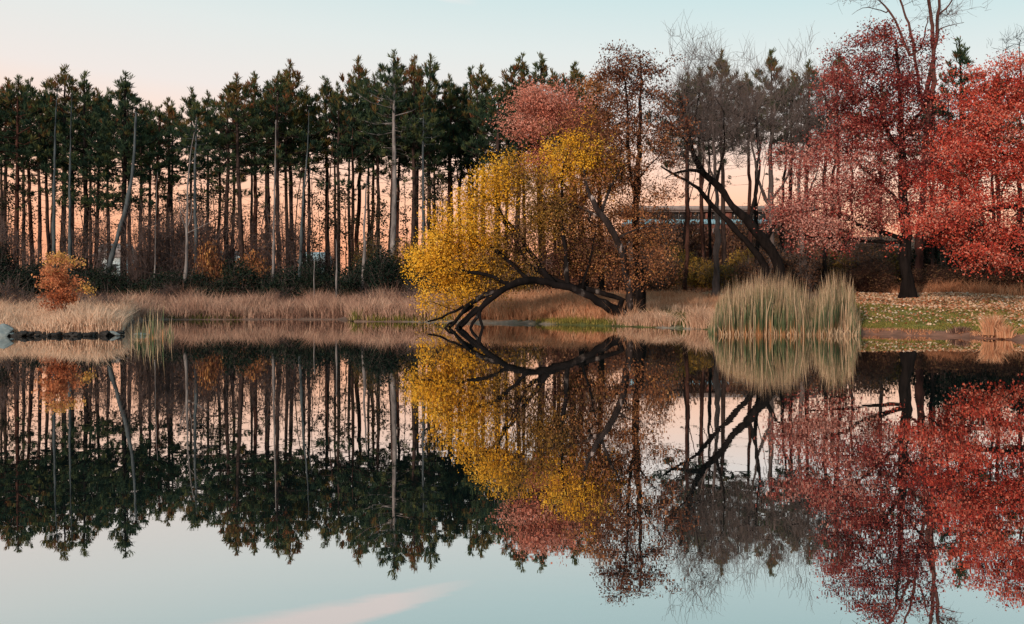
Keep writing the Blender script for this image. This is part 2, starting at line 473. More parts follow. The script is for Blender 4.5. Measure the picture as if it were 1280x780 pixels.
wv = [(-90, 1.5, 0), (90, 1.5, 0), (90, 70, 0), (-90, 70, 0)]
tag(link('pond_water', mesh_from('pond_water', wv, [np.array([[0, 1, 2, 3]])], M['water'])), kind='structure')

# ------------------------------------------------------------------ tree growing
def unit(v): return v / (np.linalg.norm(v) + 1e-9)
def resample(poly, step):
    poly = np.asarray(poly, float)
    if len(poly) > 2:       # round the corners
        for _ in range(2):
            q = [poly[0]]
            for a, b_ in zip(poly[:-1], poly[1:]): q += [a * .75 + b_ * .25, a * .25 + b_ * .75]
            poly = np.array(q + [poly[-1]])
    s_ = np.concatenate([[0], np.cumsum(np.linalg.norm(np.diff(poly, axis=0), axis=1))])
    n = max(2, int(s_[-1] / step) + 1)
    q = np.linspace(0, s_[-1], n)
    return np.stack([np.interp(q, s_, poly[:, k]) for k in range(3)], 1)
class Tree:
    def __init__(s, rs=1):
        s.P = np.zeros((60000, 3)); s.par = np.full(60000, -1); s.n = 0; s.fix = np.zeros(60000); s.g = np.random.default_rng(rs)
    def limb(s, poly, r0, r1, step=.35, wob=.04):
        pts = resample(poly, step)
        k = len(pts)
        wv_ = np.cumsum(s.g.normal(size=(k, 3)) * wob, 0); wv_ -= np.linspace(0, 1, k)[:, None] * wv_[-1]
        pts = pts + wv_
        rr = np.linspace(r0, r1, k)
        prev = -1
        if s.n:
            dd_ = np.linalg.norm(s.P[:s.n] - pts[0], axis=1); prev = int(dd_.argmin())
        for i in range(k):
            s.P[s.n] = pts[i]; s.par[s.n] = prev; s.fix[s.n] = rr[i]; prev = s.n; s.n += 1
    def grow(s, targets, step=.45, sag=.0, wob=.06, maxlen=1e9):
        nf = s.n
        d0 = np.array([np.linalg.norm(s.P[:s.n] - q, axis=1).min() for q in targets])
        ends = []
        for idx in np.argsort(d0):
            q = targets[idx]
            v = q - s.P[:s.n]
            cost = np.linalg.norm(v, axis=1) + .5 * np.maximum(0, -v[:, 2]) + .05 * (s.fix[:s.n] > .12)
            j = int(cost.argmin()); L = np.linalg.norm(q - s.P[j])
            if L > maxlen: ends.append(-1); continue
            k = max(1, int(L / step + .5))
            a = s.P[j]; pj = s.par[j]
            dirp = unit(a - s.P[pj]) if pj >= 0 else np.array([0, 0, 1.])
            c = a + (dirp * .35 + unit(q - a) * .2 + np.array([0, 0, .12])) * L * .7
            prev = j
            for i in range(1, k + 1):
                f_ = i / k
                pt = a * (1 - f_) ** 2 + 2 * c * f_ * (1 - f_) + q * f_ * f_
                if i < k: pt = pt + s.g.normal(size=3) * wob
                pt[2] -= sag * L * f_ * f_ * .2
                s.P[s.n] = pt; s.par[s.n] = prev; prev = s.n; s.n += 1
            ends.append(prev)
        return s.P[[e for e in ends if e >= 0]]
    def radii(s, tip=.012, pw=.5):
        cnt = np.zeros(s.n); par = s.par[:s.n]
        haskid = np.zeros(s.n, bool); haskid[par[par >= 0]] = True
        cnt[~haskid] = 1
        for i in range(s.n - 1, 0, -1):
            if par[i] >= 0: cnt[par[i]] += cnt[i]
        r = tip * cnt ** pw
        for i in range(s.n):
            if s.fix[i] > 0: r[i] = s.fix[i]
            elif par[i] >= 0: r[i] = min(r[i], r[par[i]] * .88)
        return np.maximum(r, tip * .8)
    def wood(s, g, base, tip=.012, pw=.5, thick=.05, sides=8):
        r = s.radii(tip, pw); par = s.par[:s.n]
        kids = {}
        for i in range(s.n):
            if par[i] >= 0: kids.setdefault(par[i], []).append(i)
        done = set(); P = s.P[:s.n] - base
        starts = [i for i in range(s.n) if par[i] < 0] + [i for i in range(s.n) if par[i] >= 0]
        big = r >= thick
        used = np.zeros(s.n, bool)
        for st in starts:
            if used[st] or not big[st]: continue
            ch = [par[st]] if par[st] >= 0 else []
            i = st
            while True:
                used[i] = True; ch.append(i)
                kk = [k for k in kids.get(i, []) if big[k] and not used[k]]
                if not kk: break
                i = max(kk, key=lambda k: (k == i + 1) * .02 + r[k])
            if len(ch) > 1:
                rad = r[ch] * (1 + (.13 * np.convolve(s.g.normal(size=len(ch) + 2), [.4, .6, .4], 'valid') if len(ch) > 6 else 0))
                if par[st] >= 0: rad[0] = min(rad[0], rad[1] * 1.15)
                g.tube(P[ch], rad, sides if rad.max() > .12 else 5)
        sm = np.array([i for i in range(s.n) if not big[i] and par[i] >= 0], int)
        if len(sm): g.sticks(P[par[sm]], P[sm], np.minimum(r[par[sm]], r[sm] * 1.25), r[sm])
def blob_points(blobs, d_, n, spacing, gen, spray=(.6, .26, 9)):
    """cluster points in a union of ellipsoids given as (px, py, rx px, ry px, depth radius m, depth offset m, share, tone);
    they gather in sprays with gaps between them"""
    wts = np.array([b_[6] for b_ in blobs], float); wts /= wts.sum()
    out, ton = [], []
    cell = {}
    for b_, wt in zip(blobs, wts):
        c = Pt(b_[0], b_[1], d_ + b_[5]); rx = b_[2] / F * (d_ + b_[5]); rz = b_[3] / F * (d_ + b_[5])
        ax_ = np.array([rx, b_[4], rz])
        m_ = max(1, int(wt * n / spray[2] + .5))
        for k in range(m_):
            for _ in range(8):
                q = unit(gen.normal(size=3)) * gen.uniform(.15, 1) ** .45
                sc_ = c + q * ax_ * .95
                if all(np.linalg.norm(sc_ - e) > spray[0] * 1.25 for e in cell.get('c', [])[-14:]): break
            cell.setdefault('c', []).append(sc_)
            tv = b_[7] + gen.normal() * .07
            per = max(2, int(gen.normal(spray[2], spray[2] * .3)))
            out.append(sc_ + gen.normal(size=(per, 3)) * np.array([spray[0], spray[0], spray[1]])); ton.append(np.full(per, tv))
    return np.concatenate(out), np.concatenate(ton)
def make_tree(name, label, cat, base, limbs, blobs, d_, n, leaf=(.16, 55), spread=(.45, .3), lm=None, bark='darkbark', spacing=.5,
              tip=.012, pw=.5, seed=1, tonevar=.15, group=None, twigs=None, bias=(0, -.3, .4), sag=0, leafname='crown', thick=.05, wob=.06, maxlen=1e9, clumptone=.1, spray=(.6, .26, 9), limbwob=.04, twm=None):
    gen = np.random.default_rng(seed)
    tr_ = Tree(seed)
    for poly, r0, r1 in limbs:
        tr_.limb([Pt(a, b_, d_ + c) for a, b_, c in poly], r0, r1, wob=limbwob)
    base = np.array(base if base is not None else tr_.P[0])
    root = thing(name, label, cat, base, 0, group)
    g = Geo(); gl_ = Geo(); gt = Geo()
    if n:
        tg, tone = blob_points(blobs, d_, n, spacing, gen, spray)
        tr_.grow(tg, sag=sag, wob=wob, maxlen=maxlen)
        if lm:
            k = leaf[1]
            cnt = gen.poisson(k, len(tg))
            rep = np.repeat(np.arange(len(tg)), cnt)
            offs = gen.normal(size=(len(rep), 3)) * np.array([spread[0], spread[0], spread[1]])
            ct = tone + gen.normal(size=len(tone)) * clumptone
            gl_.leaves(tg[rep] + offs - base, leaf[0], ct[rep] + gen.normal(size=len(rep)) * tonevar, bias)
        if twigs:
            kn, ln, rad, updir = twigs
            rep = np.repeat(np.arange(len(tg)), kn)
            A = tg[rep] + gen.normal(size=(len(rep), 3)) * .12
            D = gen.normal(size=(len(rep), 3)) * .6 + np.array(updir); D /= np.linalg.norm(D, axis=1, keepdims=True)
            L = gen.uniform(.4, 1, (len(rep), 1)) * ln
            mid = A + D * L * .5 + gen.normal(size=A.shape) * .04
            B = mid + (D + gen.normal(size=A.shape) * .3 + np.array([0, 0, .15])) * L * .5
            q_ = gt if twm else g
            q_.sticks(A - base, mid - base, rad, rad * .8); q_.sticks(mid - base, B - base, rad * .8, rad * .4)
    tr_.wood(g, base, tip, pw, thick)
    if gt.n: tag(link('twigs', gt.mesh(name + '_twigs', M[twm]), root), kind='stuff')
    link('trunk', g.mesh(name + '_trunk', M[bark], smooth=True), root)
    if gl_.n: link(leafname, gl_.mesh(name + '_leaves', M[lm]), root)
    return root

# ------------------------------------------------------------------ pines
PH = 20.0
def gen_pine(seed, cb=.58, rmax=2.1, nb=48, rw=.17, tips=9, needles=15, gap=.22, bend=.05, rust=.5, flat=1.0, deadn=16):
    """one red pine, 20 m tall: returns (trunk geo, crown geo)"""
    gen = np.random.default_rng(seed)
    k = 26
    zz = np.linspace(0, PH * .985, k)
    wv_ = np.cumsum(gen.normal(size=(k, 2)) * bend * .5, 0); wv_ -= np.linspace(0, 1, k)[:, None] * wv_[-1] * .8
    tp = np.concatenate([wv_, zz[:, None]], 1); tp[:, :2] -= tp[0, :2]
    tr_ = rw * (1 - zz / PH) ** .75 + .025; tr_[0] *= 1.35; tr_[1] *= 1.08
    tg, cg_ = Geo(), Geo()
    tg.tube(tp, tr_, 9)
    at = lambda z: np.array([np.interp(z, zz, tp[:, 0]), np.interp(z, zz, tp[:, 1]), z])   # point on the trunk at height z
    A, B, ra = [], [], []
    TP, TD_, TS, TT = [], [], [], []
    phase = gen.uniform(0, 6.28)
    for i in range(nb):
        s_ = (i + gen.uniform(-.4, .4)) / nb; s_ = min(max(s_, 0), 1)
        z = PH * (cb + (.935 - cb) * s_ ** .92)
        prof = min(1.0, .6 + 1.6 * s_) * min(1.0, .07 + 1.60 * (1 - s_) ** 1.08) * 1.12 * flat
        L = rmax * prof * gen.uniform(.5, 1.25)
        if gen.uniform() < gap: continue
        az = phase + i * 2.399 + gen.normal() * .25
        rise = -.14 + s_ * 1.05 + gen.normal() * .12
        dv = unit(np.array([math.cos(az), math.sin(az), rise]))
        p0 = at(z); p1 = p0 + dv * L * .55 + np.array([0, 0, -.05 * L]); p2 = p1 + unit(dv + np.array([0, 0, .35])) * L * .45
        rb = .018 + .014 * L
        A += [p0, p1]; B += [p1, p2]; ra += [rb, rb * .6]
        nt_ = max(1, int(tips * L / rmax * gen.uniform(.8, 1.25)))
        for q in range(nt_):
            f_ = gen.uniform(.30, 1.0)
            b0 = p0 * (1 - f_ / .55) + p1 * (f_ / .55) if f_ < .55 else p1 + (p2 - p1) * (f_ - .55) / .45
            sdv = unit(np.array([dv[0], dv[1], 0]) * .5 + np.array([-dv[1], dv[0], 0]) * gen.normal() * .9 + np.array([0, 0, .25 + .5 * s_ + gen.normal() * .15]))
            e = b0 + sdv * gen.uniform(.25, .75) * (1 - .45 * s_)
            A.append(b0); B.append(e); ra.append(.012)
            TP.append(e); TD_.append(unit(sdv + np.array([0, 0, .7 + 1.6 * s_]))); TS.append(gen.uniform(.34, .60))
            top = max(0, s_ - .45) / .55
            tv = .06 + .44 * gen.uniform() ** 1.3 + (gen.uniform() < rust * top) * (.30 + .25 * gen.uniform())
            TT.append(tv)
        for q in range(2):
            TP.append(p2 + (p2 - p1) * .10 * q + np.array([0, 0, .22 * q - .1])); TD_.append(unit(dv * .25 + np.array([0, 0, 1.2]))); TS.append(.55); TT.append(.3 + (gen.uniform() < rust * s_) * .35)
    for q in range(8):      # leader
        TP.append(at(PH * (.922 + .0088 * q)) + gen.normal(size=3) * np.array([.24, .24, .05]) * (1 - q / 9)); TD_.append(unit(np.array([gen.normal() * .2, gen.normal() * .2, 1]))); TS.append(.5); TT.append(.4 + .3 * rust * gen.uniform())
    for q in range(deadn):  # dead lower branches with broken twigs
        z = PH * gen.uniform(.22, cb + .05); az = gen.uniform(0, 6.28); L = gen.uniform(.4, 1.5) * (.5 + z / PH)
        dv = unit(np.array([math.cos(az), math.sin(az), gen.uniform(-.25, .2)]))
        p0 = at(z); p1 = p0 + dv * L; A.append(p0); B.append(p1); ra.append(.018)
        for w_ in range(3):
            b0 = p0 + dv * L * gen.uniform(.4, 1); A.append(b0); B.append(b0 + unit(dv + gen.normal(size=3) * .7) * gen.uniform(.15, .5)); ra.append(.009)
        if gen.uniform() < .55 and z > PH * .40:
            for w_ in range(int(gen.integers(1, 4))):
                TP.append(p1 + gen.normal(size=3) * .18); TD_.append(unit(dv + np.array([0, 0, .6]))); TS.append(gen.uniform(.25, .42)); TT.append(.3 + .2 * gen.uniform())
    ra = np.array(ra)
    tg.sticks(A, B, ra, ra * .45)
    TP, TD_, TS, TT = map(np.array, (TP, TD_, TS, TT))
    n = len(TP) * needles
    D = np.repeat(TD_, needles, 0) * 1.3 + gen.normal(size=(n, 3)) * .46; D /= np.linalg.norm(D, axis=1, keepdims=True)
    L = (np.repeat(TS, needles) * gen.uniform(.7, 1.15, n))[:, None]
    sd_ = np.cross(D, gen.normal(size=(n, 3))); sd_ /= np.linalg.norm(sd_, axis=1, keepdims=True)
    o_ = np.repeat(TP, needles, 0) - np.repeat(TD_, needles, 0) * .08 + gen.normal(size=(n, 3)) * .03
    V = np.stack([o_, o_ + D * L * .62 + sd_ * L * .062, o_ + D * L, o_ + D * L * .62 - sd_ * L * .062], 1)
    b0 = np.arange(n)[:, None] * 4
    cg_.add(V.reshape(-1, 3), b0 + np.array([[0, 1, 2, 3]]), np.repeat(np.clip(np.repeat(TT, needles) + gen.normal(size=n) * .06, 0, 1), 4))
    return tg, cg_
VAR = []
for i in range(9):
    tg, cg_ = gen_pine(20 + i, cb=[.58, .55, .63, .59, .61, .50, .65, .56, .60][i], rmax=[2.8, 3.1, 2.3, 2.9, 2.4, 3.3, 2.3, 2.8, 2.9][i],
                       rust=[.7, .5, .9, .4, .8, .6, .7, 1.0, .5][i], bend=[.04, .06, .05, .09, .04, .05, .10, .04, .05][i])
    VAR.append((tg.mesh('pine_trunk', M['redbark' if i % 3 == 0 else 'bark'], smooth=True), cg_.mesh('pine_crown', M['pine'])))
VARB = []
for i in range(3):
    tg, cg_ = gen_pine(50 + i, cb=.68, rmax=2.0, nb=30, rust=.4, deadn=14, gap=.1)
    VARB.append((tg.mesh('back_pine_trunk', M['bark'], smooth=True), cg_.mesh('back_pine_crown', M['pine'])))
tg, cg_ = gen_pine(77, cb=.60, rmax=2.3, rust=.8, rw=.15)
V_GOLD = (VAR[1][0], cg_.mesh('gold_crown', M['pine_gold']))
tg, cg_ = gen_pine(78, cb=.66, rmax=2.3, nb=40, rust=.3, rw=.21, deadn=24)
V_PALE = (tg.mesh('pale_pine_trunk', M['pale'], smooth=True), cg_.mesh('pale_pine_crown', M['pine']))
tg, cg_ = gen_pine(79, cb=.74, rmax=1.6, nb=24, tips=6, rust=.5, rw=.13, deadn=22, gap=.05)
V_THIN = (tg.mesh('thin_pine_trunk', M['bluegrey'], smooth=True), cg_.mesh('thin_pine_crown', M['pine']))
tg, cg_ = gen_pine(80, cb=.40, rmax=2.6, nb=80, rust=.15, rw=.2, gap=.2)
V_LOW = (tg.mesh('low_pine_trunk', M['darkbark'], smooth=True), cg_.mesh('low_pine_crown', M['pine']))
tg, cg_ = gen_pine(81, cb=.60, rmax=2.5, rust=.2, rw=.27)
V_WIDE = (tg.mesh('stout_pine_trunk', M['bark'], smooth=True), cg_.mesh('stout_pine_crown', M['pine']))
def pine(px, topy, d_, var, label, group=None, wide=1.0, lean=(0, 0)):
    x = (px - 640) / F * d_; z = float(zg(x, d_)) - .08
    H = (365 - topy) / F * d_ + CH - z
    root = thing('pine_tree', label, 'pine tree', (x, d_, z), random.uniform(0, 6.28), group)
    s_ = H / PH
    tk = link('trunk', var[0], root); ck = link('crown', var[1], root)
    root.scale = (wide * (.8 + .2 * s_), wide * (.8 + .2 * s_), s_)
    root.rotation_euler = (lean[1], lean[0], root.rotation_euler[2])
    return root
GP = 'tall pines standing in rows behind the pond'
# (pixel x of the trunk, pixel y of the top, distance, variant or None, zone)
FRONT = [(4,97,72,2),(20,92,68,0),(39,97,74,3),(49,90,70,5),(61,93,76,1),(76,78,71,7),(92,93,73,4),(107,89,69,'L'),(120,97,76,2),(153,87,66,'L'),(163,86,73,1),(176,100,70,8),
    (197,120,71,3),(211,122,75,5),(272,120,74,4),(284,104,69,5),(305,90,66,7),(318,88,71,0),(336,84,73,'G'),(347,88,68,1),(360,78,71,2),(367,74,75,7),(388,90,72,'G'),(410,94,76,4),(422,87,70,5),
    (441,72,74,2),(450,69,79,6),(462,80,76,0),(473,78,72,8),(486,66,70,'W'),(497,75,78,3),(515,68,70,7),(520,80,77,2),(530,86,71,4),(536,66,75,1),(559,82,76,0),(564,80,80,5),(574,86,82,6),
    (586,80,78,3),(591,84,74,8),(603,80,78,7),(618,82,68,'W'),(633,80,76,1),(645,67,74,4),(656,72,79,2),(680,65,74,8),(700,70,78,5),(714,77,72,0),(729,94,76,3)]
marks = [(72, 'the orange bush'), (131, 'the leaning blue-grey trunk'), (233, 'the pale forked snag'), (381, 'the slanting grey snag'), (492, 'the white-barked pine'), (640, 'the yellow tree')]
ordn = ['first', 'second', 'third', 'fourth', 'fifth', 'sixth', 'seventh', 'eighth', 'ninth', 'tenth', 'eleventh', 'twelfth', 'thirteenth', 'fourteenth', 'fifteenth', 'sixteenth']
zone_n = {}
PEAKS = {4, 20, 39, 76, 107, 153, 211, 284, 305, 318, 347, 367, 410, 450, 515, 536, 580, 586, 603, 645, 680, 714}
for i, (px, ty, d_, v) in enumerate(FRONT):
    ty = ty if px in PEAKS else ty + [12, 22, 15, 28][i % 4]
    left = [m_ for m_ in marks if m_[0] < px]
    zn = left[-1][1] if left else None
    zone_n[zn] = zone_n.get(zn, 0) + 1
    what = {'L': 'dense low-branched dark pine', 'G': 'gold-tinged pine', 'W': 'stout dark-trunked pine'}.get(v, 'tall slim dark pine')
    lab = f"{what}, {ordn[zone_n[zn]-1]} to the right of {zn}" if zn else f"{what}, {ordn[zone_n[zn]-1]} from the left edge"
    var = V_LOW if v == 'L' else V_GOLD if v == 'G' else V_WIDE if v == 'W' else VAR[v]
    pine(px, ty, d_, var, lab, GP, random.uniform(.86, 1.0) + (.14 if px in PEAKS else 0), (random.gauss(0, .016), random.gauss(0, .016)))
pine(491, 62, 66, V_PALE, 'pale white-barked pine with a bare lower trunk, tallest at the stand front', GP, 1.0)
pine(529, 108, 66, V_THIN, 'slender pale grey-trunked pine just right of the white-barked pine', GP, .9)
pine(245, 126, 64, V_THIN, 'thin pine with a small sparse crown in the gap of the skyline', GP, 1.0)
RIGHT = [(858, 90, 74, 1, 'pine rising behind the bare twiggy tree, left of its crown'), (877, 82, 79, 3, 'slim reddish pine behind the bare twiggy tree'), (905, 62, 73, 7, 'tall rust-topped pine behind the bare leaning tree'),
         (936, 88, 77, 6, 'slim pine in the gap right of the rust-topped pine'), (964, 60, 72, 4, 'tallest green-topped pine behind the bare grey trees'), (986, 88, 78, 2, 'narrow pine just left of the crimson oak top'), (1008, 75, 75, 0, 'pine with tufted top touching the crimson oak'),
         (1052, 64, 77, 8, 'dark pine peeking out at the upper left of the crimson oak'), (1206, 45, 72, 5, 'dark pine top standing between the crimson oak and the scarlet oak'), (1100, 105, 80, 1, 'pine hidden deep behind the crimson oak'), (1165, 118, 80, 3, 'pine behind the right side of the crimson oak'), (1250, 88, 78, 2, 'pine hidden behind the scarlet oak crown')]
for px, ty, d_, v, lab in RIGHT:
    pine(px, ty, d_, V_LOW if px == 1206 else VAR[v], lab, 'pines behind the oaks', random.uniform(.95, 1.1), (random.gauss(0, .01), random.gauss(0, .01)))
gq = np.random.default_rng(5)
bn = {}
def blab(px):
    k = min(marks, key=lambda m_: abs(m_[0] - px))[1]; bn[k] = bn.get(k, 0) + 1
    return f'slim back-row pine, {ordn[bn[k]-1]} from left behind {k}'
for i in range(30):         # further rows, half hidden
    px = -20 + i * 25.5 + gq.uniform(-8, 8)
    pine(px, gq.uniform(108, 128), gq.uniform(82, 98), VARB[i % 3], blab(px), 'pines in the back rows', .95)
for px in (-40, -22, 1300, 1330):
    pine(px, 92, 71, VAR[3 if px < 0 else 5], {-40: 'pine beyond the left edge, outer of two', -22: 'pine just beyond the left edge, inner of two', 1300: 'pine just beyond the right edge, inner of two', 1330: 'pine beyond the right edge, outer of two'}[px], 'pines beyond the picture edge', 1)

# ------------------------------------------------------------------ snags, saplings and single trunks at the stand's edge
def base_on(px, d_): 
    x = (px - 640) / F * d_
    return np.array([x, d_, float(zg(x, d_)) - .06])
def ypx(px, d_):
    b_ = base_on(px, d_); return 365 - (b_[2] - CH) * F / d_
def snag(name, label, cat, d_, limbs, bark, group=None, twig=None, seed=3):
    px0 = limbs[0][0][0][0]
    limbs = [([(px0, ypx(px0, d_), 0)] + limbs[0][0][1:], limbs[0][1] * .72, limbs[0][2] * .6)] + [(a_, b_ * .7, c_ * .7) for a_, b_, c_ in limbs[1:]]
    return make_tree(name, label, cat, None, limbs, twig or [], d_, 40 if twig else 0, bark=bark, twigs=(6, .7, .010, (0, 0, .2)) if twig else None, spacing=.3, seed=seed, tip=.010, limbwob=.012, group=group)
snag('leaning_tree', 'blue-grey trunk leaning right at the left of the stand', 'tree', 63,
     [([(128, 355, 0), (135, 330, 0), (149, 290, 0), (162, 245, 0), (168, 200, 0), (170, 140, 0)], .27, .10)], 'bluegrey')
snag('forked_snag', 'pale forked bare snag with crooked arms at the thicket', 'tree', 61,
     [([(230, 360, 0), (232, 320, 0), (233, 285, 0), (235, 230, 0), (238, 190, 0), (243, 165, 0)], .15, .05), ([(233, 288, 0), (226, 268, 0), (223, 247, .2)], .07, .03),
      ([(233, 286, 0), (240, 270, -.2), (239, 250, -.2)], .07, .03), ([(234, 292, 0), (250, 284, -.4), (264, 277, -.6)], .05, .02), ([(233, 270, 0), (228, 262, 0), (222, 240, .4)], .04, .015), ([(237, 205, 0), (250, 190, 0)], .04, .015)], 'pale')
snag('slanting_snag', 'slanting grey bare snag with broken top', 'tree', 64,
     [([(372, 360, 0), (375, 310, 0), (379, 250, 0), (384, 200, 0), (386, 160, 0), (386, 138, 0)], .17, .05), ([(381, 235, 0), (388, 215, 0), (390, 195, 0)], .06, .02)], 'bluegrey')
snag('pale_snag', 'pale straight slim trunk right of the orange-leaved sapling', 'tree', 62, [([(340, 365, 0), (341, 300, 0), (344, 230, 0), (345, 150, 0)], .14, .06)], 'pale')
snag('grey_snag', 'bluish straight trunk behind the orange bush, left one of two', 'tree', 64, [([(66, 360, 0), (67, 290, 0), (69, 230, 0), (70, 150, 0), (72, 110, 0)], .22, .05)], 'bluegrey')
snag('grey_snag', 'slim bluish trunk behind the orange bush, right one of two', 'tree', 63, [([(86, 360, 0), (87, 290, 0), (88, 230, 0), (89, 160, 0), (90, 115, 0)], .18, .04)], 'bluegrey')
snag('thin_snag', 'thin whitish bare snag left of the pale forked snag', 'tree', 62, [([(192, 355, 0), (193, 300, 0), (195, 250, 0), (197, 215, 0)], .09, .03)], 'pale')
snag('white_snag', 'short thin white dead trunk in front of the dark shrubs', 'tree', 58.5, [([(393, 368, 0), (392.5, 345, 0), (393, 326, 0)], .09, .05)], 'pale')
snag('white_snag', 'taller straight white dead trunk in front of the dark shrubs', 'tree', 58.5, [([(420, 370, 0), (420, 330, 0), (420, 299, 0)], .10, .06)], 'pale')
snag('crooked_snag', 'pale crooked broken trunk left of the white-barked pine', 'tree', 62, [([(452, 360, 0), (453, 330, 0), (455, 310, 0), (454, 290, 0), (457, 250, 0), (459, 220, 0)], .17, .06)], 'pale')
snag('pale_snag', 'short pale broken stub beside the white-barked pine', 'tree', 62, [([(475, 360, 0), (475, 325, 0), (476, 308, 0)], .09, .06), ([(476, 312, 0), (479, 304, 0)], .05, .02)], 'pale')
snag('slim_tree', 'thin dark stem slanting across the pines left of the slanting snag', 'tree', 66, [([(366, 355, 0), (369, 270, 0), (376, 225, 0), (381, 190, 0)], .08, .04)], 'darkbark')
snag('slim_tree', 'thin slanting dark stem among the pines right of the slanting snag', 'tree', 68, [([(405, 355, 0), (407, 290, 0), (412, 225, 0), (416, 180, 0)], .10, .05)], 'redbark')
snag('slim_tree', 'thin kinked dark stem between two straight pines', 'tree', 69, [([(438, 352, 0), (440, 260, 0), (442, 205, 0), (440, 190, 0), (441, 160, 0)], .09, .04)], 'redbark')
snag('slim_tree', 'slim dark stem leaning towards its neighbour above the yellow crown', 'tree', 74, [([(577, 345, 0), (575, 240, 0), (570, 200, 0), (566, 160, 0)], .13, .06)], 'redbark')

# leafy and twiggy understory between the trunks
gu = np.random.default_rng(11)
def sapling(px, top, d_, lab, lm='speck', wpx=16, n=45, leaf=(.17, 12), seed=0, cat='sapling', bark='darkbark', grp='saplings in the pine stand'):
    b0 = ypx(px, d_); mid = (top + 290) / 2
    return make_tree('sapling', lab, cat, None, [([(px, b0, 0), (px + gu.uniform(-3, 3), 300, 0), (px + gu.uniform(-5, 5), top + 10, 0)], .06, .02)],
                     [(px, (top + 320) / 2, wpx, (320 - top) / 2, wpx / 18, 0, 1, .45)], d_, n, leaf, (.20, .14), lm, bark, .28, .009, .5, seed, .2, grp, spray=(.35, .25, 5))
SAP = [(12, 215), (30, 235), (100, 200), (118, 205), (135, 212), (180, 225), (205, 205), (252, 195), (268, 190), (288, 235), (328, 245), (395, 200), (402, 250), (430, 225), (470, 235), (507, 190), (540, 215), (548, 240), (552, 180)]
for i, (px, top) in enumerate(SAP):
    nb = min(((abs(px - a), b_) for a, b_ in [(72, 'the orange bush'), (140, 'the leaning blue-grey trunk'), (233, 'the pale forked snag'), (290, 'the orange-brown thicket'), (340, 'the pale straight trunk'), (381, 'the slanting grey snag'), (420, 'the taller white stake'), (491, 'the white-barked pine'), (529, 'the slender grey pine')]))
    side = 'left' if px < dict((b_, a) for a, b_ in [(72, 'the orange bush'), (140, 'the leaning blue-grey trunk'), (233, 'the pale forked snag'), (290, 'the orange-brown thicket'), (340, 'the pale straight trunk'), (381, 'the slanting grey snag'), (420, 'the taller white stake'), (491, 'the white-barked pine'), (529, 'the slender grey pine')])[nb[1]] else 'right'
    how = ['dark thin sapling with scattered small leaves', 'spindly leafy sapling', 'sparse twiggy young tree', 'slight dark sapling'][i % 4]
    far = 'close ' if nb[0] < 12 else 'well ' if nb[0] > 22 else ''
    sapling(px, top, float(gu.uniform(66, 84)), f"{how}, {far}{side} of {nb[1]}", seed=100 + i, n=int(gu.integers(50, 90)), wpx=float(gu.uniform(14, 24)))

# dark evergreen shrubs: three shapes, copied along the foot of the stand
def shrub_geo(seed, w_, hgt, n, leaf, lm, tone, bark='twig', twk=2, dens=30):
    gen = np.random.default_rng(seed)
    g, gl_ = Geo(), Geo()
    q = gen.normal(size=(n, 3)); q /= np.linalg.norm(q, axis=1, keepdims=True); q *= gen.uniform(.3, 1, (n, 1)) ** .5
    c = q * np.array([w_, w_ * .7, hgt * .52]) + np.array([0, 0, hgt * .50])
    c[:, 2] = np.maximum(c[:, 2], .1) * (1 + .18 * np.sin(c[:, 0] * 2.6 + seed))
    st = c * np.array([.25, .25, 0]) + gen.normal(size=(n, 3)) * np.array([.1, .1, 0])
    midp = st * .5 + c * .5 + np.array([0, 0, .2])
    g.sticks(st, midp, .02, .015); g.sticks(midp, c, .015, .008)
    rep = np.repeat(np.arange(n), twk); A = c[rep]; B = A + (gen.normal(size=A.shape) * .4 + np.array([0, 0, .3]))
    g.sticks(A, B, .008, .004)
    rep = np.repeat(np.arange(n), gen.poisson(dens, n))
    ct = tone + gen.normal(size=n) * .12
    gl_.leaves(c[rep] + gen.normal(size=(len(rep), 3)) * np.array([.26, .26, .2]), leaf, ct[rep] + gen.normal(size=len(rep)) * .14)
    return g.mesh('shrub_stems', M[bark]), gl_.mesh('shrub_leaves', M[lm])
EV = [shrub_geo(1, 1.5, 2.4, 130, .15, 'evergreen', .35), shrub_geo(2, 1.8, 2.0, 130, .15, 'evergreen', .4), shrub_geo(3, 1.2, 2.9, 130, .15, 'evergreen', .35)]
def shrub(name, label, px, d_, var, s_=(1, 1, 1), group=None, rz=None):
    root = thing(name, label, 'shrub', base_on(px, d_), random.uniform(0, 6.28) if rz is None else rz, group)
    link('stem', var[0], root); link('foliage', var[1], root)
    root.scale = s_
    return root
gs = np.random.default_rng(21)
sn = 0; seen = []
